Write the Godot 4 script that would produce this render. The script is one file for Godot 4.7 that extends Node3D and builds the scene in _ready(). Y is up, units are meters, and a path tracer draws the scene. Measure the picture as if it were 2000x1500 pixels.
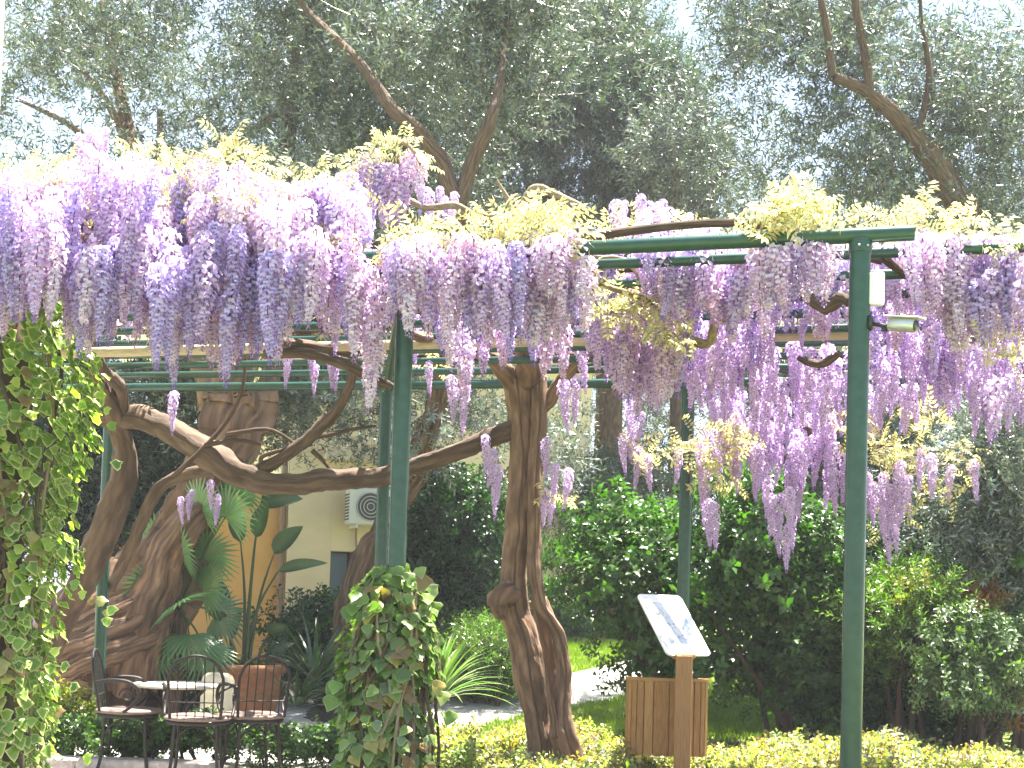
extends Node3D
# Wisteria pergola in a garden. Units are metres, y is up, the camera looks along -z.

const F := 2600.0          # focal length in pixels of a 2000-pixel-wide picture
const EYE := 1.25
const CY := 1081.0         # row of the optical axis (the lens is shifted upwards)
const PITCH := 2.4
const ROLL := 1.7
var cam_basis: Basis
var rng := RandomNumberGenerator.new()
var mats := {}

# ------------------------------------------------------------------ mesh builder
class MB:
	var v := PackedVector3Array()
	var c := PackedColorArray()
	var ix := PackedInt32Array()
	var uv := PackedVector2Array()
	func p(q: Vector3, col := Color.WHITE, u := Vector2.ZERO) -> int:
		v.append(q); c.append(col); uv.append(u)
		return v.size() - 1
	func t(a: int, b: int, d: int) -> void:
		ix.append(a); ix.append(b); ix.append(d)
	func q(a: int, b: int, d: int, e: int) -> void:
		t(a, b, d); t(a, d, e)
	func face(pts: Array, col := Color.WHITE) -> void:      # a flat fan, clockwise from outside
		var s := v.size()
		for k in pts: p(k, col)
		for i in range(1, pts.size() - 1): t(s, s + i, s + i + 1)
	func quad_out(a: Vector3, b: Vector3, d: Vector3, e: Vector3, out: Vector3, col := Color.WHITE) -> void:
		if (d - a).cross(b - a).dot(out) >= 0.0: face([a, b, d, e], col)
		else: face([e, d, b, a], col)
	func tri_out(a: Vector3, b: Vector3, d: Vector3, out: Vector3, col := Color.WHITE) -> void:
		if (d - a).cross(b - a).dot(out) >= 0.0: face([a, b, d], col)
		else: face([d, b, a], col)
	# chamfered box
	func box(at: Vector3, size: Vector3, bev := 0.004, bs := Basis(), col := Color.WHITE) -> void:
		var h := size / 2.0
		bev = minf(bev, minf(h.x, minf(h.y, h.z)) * 0.9)
		var pt := func(s: Vector3, ax: int) -> Vector3:      # corner s, on the face across axis ax
			var r := Vector3(s.x * (h.x - bev), s.y * (h.y - bev), s.z * (h.z - bev))
			r[ax] = s[ax] * h[ax]
			return at + bs * r
		for ax in 3:
			var u := (ax + 1) % 3
			var w := (ax + 2) % 3
			for sg: float in [-1.0, 1.0]:
				var cs := []
				for k in [[-1, -1], [1, -1], [1, 1], [-1, 1]]:
					var s := Vector3.ZERO
					s[ax] = sg; s[u] = k[0]; s[w] = k[1]
					cs.append(pt.call(s, ax))
				var n := Vector3.ZERO
				n[ax] = sg
				quad_out(cs[0], cs[1], cs[2], cs[3], bs * n, col)
			# edges that run along axis ax
			for k in [[-1, -1], [1, -1], [1, 1], [-1, 1]]:
				var s1 := Vector3.ZERO
				s1[u] = k[0]; s1[w] = k[1]
				var s2 := s1
				s1[ax] = -1; s2[ax] = 1
				var n := Vector3.ZERO
				n[u] = k[0]; n[w] = k[1]
				quad_out(pt.call(s1, u), pt.call(s2, u), pt.call(s2, w), pt.call(s1, w), bs * n, col)
		for x in [-1, 1]:
			for y in [-1, 1]:
				for z in [-1, 1]:
					var s := Vector3(x, y, z)
					tri_out(pt.call(s, 0), pt.call(s, 1), pt.call(s, 2), bs * s, col)
	# tube along points; shape(angle, along 0..1, index) scales the radius
	func tube(pts: Array, radii: Array, sides := 8, col := Color.WHITE, caps := true, shape = null) -> void:
		var n := pts.size()
		var d: Vector3 = (pts[1] - pts[0]).normalized()
		var side := d.cross(Vector3.RIGHT if absf(d.x) < 0.8 else Vector3.UP).normalized()
		var start := v.size()
		var run := 0.0
		for i in n:
			if i > 0: run += pts[i].distance_to(pts[i - 1])
			var dir: Vector3 = (pts[mini(i + 1, n - 1)] - pts[maxi(i - 1, 0)]).normalized()
			side = (side - dir * side.dot(dir)).normalized()
			var up := dir.cross(side)
			for k in sides:
				var a := TAU * k / sides
				var r: float = radii[i]
				if shape != null: r *= shape.call(a, float(i) / (n - 1), i)
				p(pts[i] + (side * cos(a) + up * sin(a)) * r, col, Vector2(float(k) / sides, run))
		for i in n - 1:
			for k in sides:
				var a := start + i * sides + k
				var b := start + i * sides + (k + 1) % sides
				q(a, a + sides, b + sides, b)
		if caps:
			var c0 := p(pts[0], col)
			var c1 := p(pts[n - 1], col)
			for k in sides:
				t(start + k, start + (k + 1) % sides, c0)
				t(start + (n - 1) * sides + (k + 1) % sides, start + (n - 1) * sides + k, c1)
	# surface of revolution about y; profile of [radius, height]
	func lathe(at: Vector3, prof: Array, sides := 24, col := Color.WHITE) -> void:
		var start := v.size()
		for pr in prof:
			for k in sides:
				var a := TAU * k / sides
				p(at + Vector3(cos(a) * pr[0], pr[1], sin(a) * pr[0]), col)
		for i in prof.size() - 1:
			for k in sides:
				var a := start + i * sides + k
				var b := start + i * sides + (k + 1) % sides
				q(a, a + sides, b + sides, b)
	# a leaf folded along its midrib
	func leaf(base: Vector3, dir: Vector3, nrm: Vector3, ln: float, wd: float, col: Color, edge: Color, fold := 0.25, droop := 0.15) -> void:
		var sd := dir.cross(nrm).normalized()
		var m := base + dir * ln * 0.48
		var tip := base + dir * ln - nrm * ln * droop
		var a := p(base, col)
		var l := p(m + sd * wd * 0.5 + nrm * wd * fold, edge)
		var r := p(m - sd * wd * 0.5 + nrm * wd * fold, edge)
		var mm := p(m, col)
		var e := p(tip, edge)
		t(a, l, mm); t(l, e, mm); t(a, mm, r); t(mm, e, r)
	func lance(base: Vector3, dir: Vector3, nrm: Vector3, ln: float, wd: float, col: Color) -> void:
		var sd := dir.cross(nrm).normalized()
		var a := p(base, col)
		var l := p(base + dir * ln * 0.45 + sd * wd * 0.5, col)
		var e := p(base + dir * ln, col)
		var r := p(base + dir * ln * 0.45 - sd * wd * 0.5, col)
		q(a, l, e, r)
	func mesh(m: Material, smooth := true) -> ArrayMesh:
		var nn := PackedVector3Array()
		nn.resize(v.size())
		for i in range(0, ix.size(), 3):
			var a := ix[i]; var b := ix[i + 1]; var d := ix[i + 2]
			var g := (v[d] - v[a]).cross(v[b] - v[a])
			nn[a] += g; nn[b] += g; nn[d] += g
		for i in nn.size(): nn[i] = nn[i].normalized() if nn[i].length_squared() > 1e-20 else Vector3.UP
		var arr := []
		arr.resize(Mesh.ARRAY_MAX)
		arr[Mesh.ARRAY_VERTEX] = v
		if smooth: arr[Mesh.ARRAY_NORMAL] = nn
		else: arr[Mesh.ARRAY_NORMAL] = nn
		arr[Mesh.ARRAY_COLOR] = c
		arr[Mesh.ARRAY_TEX_UV] = uv
		arr[Mesh.ARRAY_INDEX] = ix
		var am := ArrayMesh.new()
		am.add_surface_from_arrays(Mesh.PRIMITIVE_TRIANGLES, arr)
		am.surface_set_material(0, m)
		return am

# ------------------------------------------------------------------ places
func P(px: float, py: float, d: float) -> Vector3:          # the point at depth d seen at a pixel of the 2000 x 1500 photograph
	var r := cam_basis * Vector3((px - 1000.0) / F, -(py - CY) / F, -1.0)
	return Vector3(0, EYE, 0) + r * (d / -r.z)

func H(px: float, py: float, h: float) -> Vector3:          # the point at height h
	var r := cam_basis * Vector3((px - 1000.0) / F, -(py - CY) / F, -1.0)
	return Vector3(0, EYE, 0) + r * ((h - EYE) / r.y)

func PL(list: Array, d := 0.0) -> Array:                    # [px, py, (depth)] -> points
	var out := []
	for a in list: out.append(P(a[0], a[1], a[2] if a.size() > 2 and d == 0.0 else d))
	return out

func prof(a: Array, x: float) -> float:                     # piecewise linear x, y, x, y ...
	if x <= a[0]: return a[1]
	for i in range(2, a.size(), 2):
		if x <= a[i]: return lerpf(a[i - 1], a[i + 1], (x - a[i - 2]) / (a[i] - a[i - 2]))
	return a[a.size() - 1]

func smooth(pts: Array, per := 6) -> Array:                 # Catmull-Rom
	var out := []
	for i in pts.size() - 1:
		var a = pts[maxi(i - 1, 0)]
		var d = pts[mini(i + 2, pts.size() - 1)]
		for k in per:
			var t := float(k) / per
			if pts[i] is Vector3: out.append(pts[i].cubic_interpolate(pts[i + 1], a, d, t))
			else: out.append(lerpf(pts[i], pts[i + 1], smoothstep(0, 1, t)))
	out.append(pts[pts.size() - 1])
	return out

func rv() -> Vector3:
	return Vector3(rng.randf_range(-1, 1), rng.randf_range(-1, 1), rng.randf_range(-1, 1))

func ground_h(x: float, z: float) -> float:
	var d := -z
	return 0.75 * smoothstep(12.3, 20.0, d) * smoothstep(-2.5, -0.2, x) + 0.02 * sin(x * 1.3) * sin(z * 0.9) * smoothstep(11.0, 13.0, d)

# ------------------------------------------------------------------ scene objects
func tag(o: Node3D, label: String, category: String, group := "", kind := "") -> void:
	if label: o.set_meta("label", label)
	if category: o.set_meta("category", category)
	if group: o.set_meta("group", group)
	if kind: o.set_meta("kind", kind)

func numbered(n: String, parent: Node) -> String:
	var key := "%d/%s" % [parent.get_instance_id(), n]
	var k: int = mats.get(key, 0)
	mats[key] = k + 1
	return n if k == 0 else "%s_%03d" % [n, k]

func thing(n: String, label: String, category: String, at := Vector3.ZERO, group := "") -> Node3D:
	var o := Node3D.new()
	o.name = numbered(n, self)
	add_child(o, true)
	o.position = at
	tag(o, label, category, group)
	return o

func part(n: String, mb, parent: Node, m: Material = null, smoothed := true) -> MeshInstance3D:
	var o := MeshInstance3D.new()
	o.mesh = mb.mesh(m, smoothed) if mb is MB else mb
	o.name = numbered(n, parent)
	parent.add_child(o, true)
	if parent != self and parent is Node3D and mb is MB: o.position = -gpos(parent)     # meshes are built in world places
	return o

func gpos(o: Node) -> Vector3:
	var s := Vector3.ZERO
	while o is Node3D and o != self:
		s += o.position
		o = o.get_parent()
	return s

func struct(n: String, mb: MB, m: Material) -> MeshInstance3D:
	var o := part(n, mb, self, m)
	o.set_meta("kind", "structure")
	return o

# leaves, flowers and the like: the nparts nearest become parts of their own, the rest one mass
func scatter(parent: Node3D, pname: String, mass: String, meshes: Array, xf: Array, cols: Array, nparts: int) -> void:
	var eye := Vector3(0, EYE, 0)
	var off := gpos(parent)
	var order := range(xf.size())
	if nparts > 0:
		var dist := []
		for t in xf: dist.append(t.origin.distance_squared_to(eye))
		order.sort_custom(func(a, b): return dist[a] < dist[b])
	for k in mini(nparts, order.size()):
		var o := MeshInstance3D.new()
		o.mesh = meshes[k % meshes.size()]
		o.name = numbered(pname, parent)
		parent.add_child(o, true)
		var t: Transform3D = xf[order[k]]
		t.origin -= off
		o.transform = t
	if order.size() <= nparts: return
	var mm := MultiMesh.new()
	mm.transform_format = MultiMesh.TRANSFORM_3D
	mm.use_colors = true
	mm.mesh = meshes[0]
	mm.instance_count = order.size() - nparts
	for k in range(nparts, order.size()):
		var t: Transform3D = xf[order[k]]
		t.origin -= off
		mm.set_instance_transform(k - nparts, t)
		mm.set_instance_color(k - nparts, cols[order[k]] if cols.size() else Color.WHITE)
	var mi := MultiMeshInstance3D.new()
	mi.multimesh = mm
	mi.name = numbered(mass, parent)
	mi.set_meta("kind", "stuff")
	parent.add_child(mi, true)

# ------------------------------------------------------------------ materials
func lin(r: float, g: float, b: float) -> Color:            # real-world base colour -> sRGB for albedo_color
	return Color(r, g, b).linear_to_srgb()

func leafy(key: String, back: Color, rough := 0.45, spec := 0.5) -> StandardMaterial3D:
	if mats.has(key): return mats[key]
	var m := StandardMaterial3D.new()
	m.resource_name = key
	m.vertex_color_use_as_albedo = true
	m.roughness = rough
	m.metallic_specular = spec
	m.cull_mode = BaseMaterial3D.CULL_DISABLED
	m.backlight_enabled = true
	m.backlight = back
	mats[key] = m
	return m

func noise_tex(freq: float, sd: int, c0: Color, c1: Color, oct := 4, size := 256, ty := FastNoiseLite.TYPE_SIMPLEX_SMOOTH, mid := Color(0, 0, 0, 0)) -> NoiseTexture2D:
	var n := FastNoiseLite.new()
	n.noise_type = ty
	n.frequency = freq
	n.seed = sd
	n.fractal_octaves = oct
	var g := Gradient.new()
	g.set_color(0, c0); g.set_color(1, c1)
	g.set_offset(0, 0.2); g.set_offset(1, 0.8)
	if mid.a > 0: g.add_point(0.5, mid)
	var t := NoiseTexture2D.new()
	t.width = size; t.height = size
	t.seamless = true
	t.noise = n
	t.color_ramp = g
	return t

func surface(key: String, c0: Color, c1: Color, freq: float, scl: Vector3, rough := 0.85, bump := 0.0, sd := 1, spec := 0.4) -> StandardMaterial3D:
	if mats.has(key): return mats[key]
	var m := StandardMaterial3D.new()
	m.resource_name = key
	m.albedo_texture = noise_tex(freq, sd, c0.linear_to_srgb(), c1.linear_to_srgb(), 5)
	m.uv1_triplanar = true
	m.uv1_scale = scl
	m.roughness = rough
	m.metallic_specular = spec
	if bump > 0:
		m.heightmap_enabled = true
		m.heightmap_texture = noise_tex(freq * 1.3, sd + 7, Color.BLACK, Color.WHITE, 5)
		m.heightmap_scale = bump
	mats[key] = m
	return m

func bark(key: String, c0: Color, c1: Color, freq: float, scl: Vector3, bump: float, sd: int) -> StandardMaterial3D:
	var m := surface(key, c0, c1, freq, scl, 0.92, bump, sd)
	m.uv1_triplanar = false
	return m

func plain(key: String, col: Color, rough := 0.6, metal := 0.0, spec := 0.5) -> StandardMaterial3D:
	if mats.has(key): return mats[key]
	var m := StandardMaterial3D.new()
	m.resource_name = key
	m.albedo_color = col.linear_to_srgb()
	m.roughness = rough
	m.metallic = metal
	m.metallic_specular = spec
	mats[key] = m
	return m

func M(key: String) -> StandardMaterial3D:
	return mats[key]

func make_materials() -> void:
	surface("green_paint", Color(0.018, 0.058, 0.042), Color(0.026, 0.074, 0.055), 0.02, Vector3(2, 2, 2), 0.25, 0.0, 3, 0.45)
	bark("vine_bark", Color(0.105, 0.064, 0.040), Color(0.26, 0.165, 0.108), 0.025, Vector3(1, 0.45, 1), 0.7, 5)
	bark("limb_bark", Color(0.060, 0.040, 0.028), Color(0.135, 0.09, 0.062), 0.025, Vector3(1, 0.5, 1), 0.4, 8)
	bark("olive_bark", Color(0.085, 0.052, 0.033), Color(0.25, 0.15, 0.092), 0.025, Vector3(2, 0.3, 1), 2.2, 11)
	bark("twig_bark", Color(0.20, 0.15, 0.09), Color(0.34, 0.27, 0.18), 0.03, Vector3(1, 2, 1), 0.2, 13)
	bark("tree_bark", Color(0.085, 0.055, 0.038), Color(0.19, 0.125, 0.085), 0.03, Vector3(3, 0.6, 1), 1.0, 17)
	surface("plaster", Color(0.76, 0.62, 0.40), Color(0.82, 0.69, 0.46), 0.012, Vector3(0.6, 0.6, 0.6), 0.9, 0.15, 19)
	surface("orange_plaster", Color(0.76, 0.42, 0.13), Color(0.82, 0.48, 0.17), 0.012, Vector3(0.6, 0.6, 0.6), 0.9, 0.15, 20)
	surface("cornice_plaster", Color(0.55, 0.46, 0.34), Color(0.64, 0.55, 0.42), 0.02, Vector3(0.6, 0.6, 0.6), 0.9, 0.1, 23)
	surface("soil", Color(0.035, 0.026, 0.018), Color(0.085, 0.062, 0.042), 0.05, Vector3(1.5, 1.5, 1.5), 1.0, 2.0, 29)
	surface("turf", Color(0.15, 0.20, 0.045), Color(0.23, 0.28, 0.075), 0.04, Vector3(0.8, 0.8, 0.8), 1.0, 1.0, 31)
	surface("paving", Color(0.36, 0.34, 0.31), Color(0.46, 0.44, 0.40), 0.03, Vector3(0.7, 0.7, 0.7), 0.85, 0.4, 37)
	surface("kerb_stone", Color(0.34, 0.29, 0.27), Color(0.46, 0.40, 0.37), 0.04, Vector3(1.5, 1.5, 1.5), 0.9, 0.4, 41)
	surface("bin_wood", Color(0.27, 0.135, 0.040), Color(0.40, 0.215, 0.075), 0.03, Vector3(12, 0.8, 12), 0.6, 0.15, 43)
	surface("bin_wood_pale", Color(0.33, 0.17, 0.055), Color(0.46, 0.26, 0.095), 0.03, Vector3(12, 0.8, 12), 0.6, 0.15, 44)
	surface("post_wood", Color(0.30, 0.155, 0.055), Color(0.42, 0.235, 0.095), 0.025, Vector3(14, 0.7, 14), 0.6, 0.15, 47)
	surface("terracotta", Color(0.24, 0.10, 0.05), Color(0.32, 0.15, 0.08), 0.03, Vector3(1.5, 1.5, 1.5), 0.9, 0.2, 53)
	surface("iron", Color(0.010, 0.008, 0.008), Color(0.028, 0.018, 0.015), 0.06, Vector3(8, 8, 8), 0.55, 0.0, 59)
	surface("seat_stone", Color(0.14, 0.095, 0.08), Color(0.21, 0.15, 0.125), 0.05, Vector3(4, 4, 4), 0.6, 0.0, 61)
	surface("table_stone", Color(0.46, 0.43, 0.36), Color(0.60, 0.56, 0.48), 0.05, Vector3(4, 4, 4), 0.4, 0.0, 67)
	surface("cream_paint", Color(0.46, 0.42, 0.31), Color(0.56, 0.51, 0.38), 0.02, Vector3(2, 2, 2), 0.55, 0.0, 71)
	surface("pale_wood", Color(0.42, 0.33, 0.21), Color(0.56, 0.46, 0.32), 0.03, Vector3(1.2, 6, 6), 0.7, 0.2, 73)
	plain("white_plastic", Color(0.80, 0.81, 0.82), 0.35)
	plain("grey_metal", Color(0.50, 0.51, 0.52), 0.35, 0.6)
	plain("dark_glass", Color(0.012, 0.012, 0.014), 0.06)
	plain("dark_plastic", Color(0.02, 0.02, 0.022), 0.4)
	plain("ac_white", Color(0.66, 0.66, 0.62), 0.5)
	plain("ac_grille", Color(0.06, 0.065, 0.07), 0.5)
	plain("shutter", Color(0.12, 0.17, 0.24), 0.5)
	plain("frame_brown", Color(0.06, 0.03, 0.022), 0.6)
	plain("pipe_copper", Color(0.30, 0.20, 0.13), 0.5)
	surface("roof_tile", Color(0.28, 0.12, 0.07), Color(0.40, 0.20, 0.12), 0.05, Vector3(1, 1, 1), 0.9, 0.0, 79)
	leafy("petal", Color(1.0, 0.95, 1.0), 0.6, 0.3)
	leafy("young_leaf", Color(1.0, 1.0, 0.75), 0.5, 0.4)
	leafy("ivy_leaf", Color(0.85, 1.0, 0.45), 0.32, 0.5)
	leafy("olive_leaf", Color(0.58, 0.66, 0.50), 0.38, 0.5)
	leafy("dark_leaf", Color(0.55, 0.72, 0.30), 0.30, 0.5)
	leafy("shrub_leaf", Color(0.75, 0.95, 0.35), 0.28, 0.5)
	leafy("hedge_leaf", Color(0.9, 1.0, 0.45), 0.35, 0.5)
	leafy("palm_leaf", Color(0.65, 0.85, 0.45), 0.33, 0.55)
	leafy("grass_blade", Color(0.85, 1.0, 0.35), 0.6, 0.3)
	leafy("banana_leaf", Color(0.5, 0.75, 0.45), 0.35, 0.5)
	leafy("flower_petal", Color(1, 0.9, 0.4), 0.6, 0.3)

# ------------------------------------------------------------------ leaf and flower shapes
func jit(col: Color, a := 0.2) -> Color:
	var k := 1.0 + rng.randf_range(-a, a)
	return Color(col.r * k * rng.randf_range(0.92, 1.08), col.g * k, col.b * k * rng.randf_range(0.9, 1.1))

func raceme_mesh(ln: float, petal: Color, keel: Color, girth := 1.0) -> ArrayMesh:
	var b := MB.new()
	var bend := rng.randf_range(-0.03, 0.03)
	var axis := func(t: float) -> Vector3: return Vector3(bend * t * t, -t * ln, bend * 0.5 * sin(t * 4.0))
	b.tube([axis.call(0.0), axis.call(0.35), axis.call(0.7), axis.call(1.0)], [0.003, 0.0025, 0.002, 0.001], 4, Color(0.16, 0.13, 0.10))
	var n := int(ln * 340.0)
	for k in n:
		var t := (k + 0.5) / n
		var a := k * 2.39996 + rng.randf_range(-0.25, 0.25)
		var o := Vector3(cos(a), 0, sin(a))
		var r := 0.060 * girth * (1.0 - 0.86 * pow(t, 1.35)) * smoothstep(-0.08, 0.12, t) * (rng.randf_range(0.8, 1.1) if k % 4 != 0 else rng.randf_range(0.3, 0.7))
		var q: Vector3 = axis.call(t * 0.96) + o * r + Vector3.DOWN * 0.014
		if t > 0.93 or rng.randf() < 0.03:
			b.lance(q, (o * 0.4 + Vector3.DOWN).normalized(), o, 0.016, 0.010, jit(keel, 0.15))
			continue
		var s := 0.0162 * (1.0 - 0.42 * t * t) * rng.randf_range(0.85, 1.2)
		var nr := (o * 0.85 + Vector3.UP * rng.randf_range(0.1, 0.7) + rv() * 0.3).normalized()
		var sd := nr.cross(Vector3.UP).normalized()
		var up := sd.cross(nr)
		var pc := jit(petal, 0.14)
		var c0 := b.p(q - nr * s * 0.25, Color(minf(pc.r * 1.1, 0.9), minf(pc.g * 1.25, 0.85), minf(pc.b * 1.03, 0.9)))
		var rim := []
		for j in 6:
			var an := TAU * j / 6.0 + 0.3
			var w := 1.0 if j != 1 else 0.85
			rim.append(b.p(q + (sd * cos(an) * 1.05 + up * (sin(an) * 0.95 + 0.1)) * s * w + nr * s * (0.25 * cos(an * 2.0)), pc))
		for j in 6: b.t(c0, rim[j], rim[(j + 1) % 6])
		var kd := (o * 0.75 + Vector3.DOWN * 0.75 + rv() * 0.25).normalized()
		b.lance(q - up * s * 0.2, kd, nr, s * 1.25, s * 0.85, jit(keel, 0.2))
	return b.mesh(M("petal"))

func spray_mesh(col: Color, tip: Color, leaves := 3) -> ArrayMesh:        # pinnate young leaves on a short shoot
	var b := MB.new()
	for l in leaves:
		var a := TAU * (l + rng.randf_range(-0.2, 0.2)) / leaves
		var dir := Vector3(cos(a), rng.randf_range(0.2, 0.9), sin(a)).normalized()
		var pts := []
		var q := Vector3.ZERO
		var step := rng.randf_range(0.026, 0.036)
		for k in 6:
			pts.append(q)
			q += dir * step
			dir = (dir + Vector3.DOWN * 0.16).normalized()
		b.tube(pts, [0.0022, 0.002, 0.0018, 0.0015, 0.0012, 0.001], 3, Color(0.25, 0.20, 0.08), false)
		for k in range(1, 6):
			var dd: Vector3 = (pts[k] - pts[k - 1]).normalized()
			var sd := dd.cross(Vector3.UP).normalized()
			var nr := sd.cross(dd).normalized()
			var cc := jit(col.lerp(tip, k / 6.0 * rng.randf()), 0.2)
			for sg: float in ([-1.0, 1.0] if k < 5 else [-1.0, 0.0, 1.0]):
				var ld := (sd * sg * 1.0 + dd * (0.55 if sg != 0 else 1.0) + Vector3.DOWN * rng.randf_range(0.1, 0.6)).normalized()
				b.leaf(pts[k], ld, (nr + rv() * 0.3).normalized(), rng.randf_range(0.04, 0.06), rng.randf_range(0.017, 0.025), cc, cc.lightened(0.05))
	return b.mesh(M("young_leaf"))

func olive_sprig(mat: String, top: Color, under: Color, ln := 0.062, wd := 0.0145, n := 18) -> ArrayMesh:
	var b := MB.new()
	b.tube([Vector3.ZERO, Vector3(0.01, 0.15, 0), Vector3(0.03, 0.3, 0.02)], [0.004, 0.003, 0.001], 3, Color(0.12, 0.10, 0.07), false)
	for k in n:
		var t := (k + 1.0) / n
		var a := k * 1.7 + rng.randf_range(-0.4, 0.4)
		var d := Vector3(cos(a), rng.randf_range(0.2, 1.1), sin(a)).normalized()
		b.lance(Vector3(0.03 * t * t, 0.3 * t, 0.02 * t), d, (Vector3.UP + rv() * 0.8).normalized(), ln * rng.randf_range(0.75, 1.2), wd * rng.randf_range(0.8, 1.2), jit(top.lerp(under, rng.randf() * 1.0), 0.2))
	return b.mesh(M(mat))

func broad_sprig(mat: String, col: Color, edge: Color, ln := 0.06, wd := 0.026, n := 11, stem := 0.16) -> ArrayMesh:
	var b := MB.new()
	b.tube([Vector3.ZERO, Vector3(0, stem, 0)], [0.003, 0.0015], 3, Color(0.10, 0.09, 0.05), false)
	for k in n:
		var t := (k + 1.0) / n
		var a := k * 2.4
		var d := Vector3(cos(a), rng.randf_range(-0.1, 0.8) + t * 0.4, sin(a)).normalized()
		b.leaf(Vector3(0, stem * (0.15 + 0.85 * t), 0), d, (Vector3.UP + rv() * 0.5).normalized(), ln * rng.randf_range(0.75, 1.2), wd * rng.randf_range(0.8, 1.2), jit(col, 0.25), jit(edge, 0.25), 0.2, 0.25)
	return b.mesh(M(mat))

func ivy_mesh(green: Color, rim: Color, wide := 0.25, lobed := true) -> ArrayMesh:   # y up to the stalk, tip at -y, face towards +z; one unit long
	var b := MB.new()
	var shape := [0.40, 0.36, 0.50, 0.34, 0.45, 0.62, 0.45, 0.34, 0.50, 0.36] if lobed else [0.36, 0.46, 0.54, 0.42, 0.40, 0.66, 0.40, 0.42, 0.54, 0.46]
	var c0 := b.p(Vector3(0, 0.05, -0.05), green)
	var inner := []
	var outer := []
	for k in shape.size():
		var a := PI / 2 + TAU * k / shape.size()
		var r: float = shape[k] * rng.randf_range(0.92, 1.08)
		var z := 0.06 * cos(a * 3.0) - 0.1 * r
		inner.append(b.p(Vector3(cos(a) * r, sin(a) * r, z + 0.02) * Vector3(1 - wide, 1 - wide, 1), jit(green, 0.12)))
		outer.append(b.p(Vector3(cos(a) * r, sin(a) * r, z - 0.03 * rng.randf()), jit(rim, 0.1)))
	var n := shape.size()
	for k in n:
		b.t(c0, inner[(k + 1) % n], inner[k])
		b.q(inner[k], inner[(k + 1) % n], outer[(k + 1) % n], outer[k])
	return b.mesh(M("ivy_leaf"))

func facing(at: Vector3, face: Vector3, up: Vector3, s: float) -> Transform3D:
	var z := face.normalized()
	var x := up.cross(z).normalized()
	return Transform3D(Basis(x * s, z.cross(x) * s, z * s), at)

func grow(at: Vector3, dir: Vector3, s: float) -> Transform3D:            # y along dir, random turn
	var y := dir.normalized()
	var x := y.cross(Vector3(0.3, 0.2, 1.0) if absf(y.y) > 0.9 else Vector3.UP).normalized()
	var b := Basis(x, y, x.cross(y)).rotated(y, rng.randf() * TAU)
	return Transform3D(b.scaled_local(Vector3(s, s, s)), at)

# clumps: [centre, radii (Vector3), count, brightness]
func clumps_in(at: Vector3, radii: Vector3, n: int, cr: float, count: int, inner := 0.35) -> Array:
	var out := []
	for i in n:
		var d := rv()
		while d.length() > 1.0 or d.length() < inner: d = rv()
		var k := rng.randf_range(0.7, 1.35)
		out.append([at + d * radii, Vector3(cr, cr * 0.8, cr) * k, int(count * k * k), rng.randf_range(0.75, 1.3)])
	return out

func leaves_of(clumps: Array, smin := 0.8, smax := 1.3, up := 0.4, out_dir := 0.9, cols: Array = []) -> Array:
	var xf := []
	for cl in clumps:
		for i in cl[2]:
			var d := rv()
			while d.length() > 1.0: d = rv()
			var q: Vector3 = cl[0] + d * cl[1]
			if q.y < 0.04: continue
			xf.append(grow(q, d * out_dir + Vector3.UP * up + rv() * 0.5, rng.randf_range(smin, smax)))
			var k: float = cl[3] * rng.randf_range(0.8, 1.2)
			cols.append(Color(k * rng.randf_range(0.93, 1.07), k, k * rng.randf_range(0.85, 1.1)))
	return xf

func crown(parent: Node3D, n: String, mesh: ArrayMesh, clumps: Array, smin := 0.8, smax := 1.3, up := 0.4, out_dir := 0.9) -> void:
	var cols := []
	var xf := leaves_of(clumps, smin, smax, up, out_dir, cols)
	scatter(parent, "", n, [mesh], xf, cols, 0)

# ------------------------------------------------------------------ wood
# a limb given as [px, py, depth, radius in pixels]; gnarl = depth of the ridges, ridges = how many
func limb(n: String, parent: Node3D, list: Array, mat: String, gnarl := 0.08, ridges := 5, sides := 14, per := 6, twist := 2.0) -> MeshInstance3D:
	var pts := []
	var rad := []
	for a in list:
		pts.append(P(a[0], a[1], a[2]))
		rad.append(a[3] * a[2] / F)
	return limb3(n, parent, pts, rad, mat, gnarl, ridges, sides, per, twist)

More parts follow.
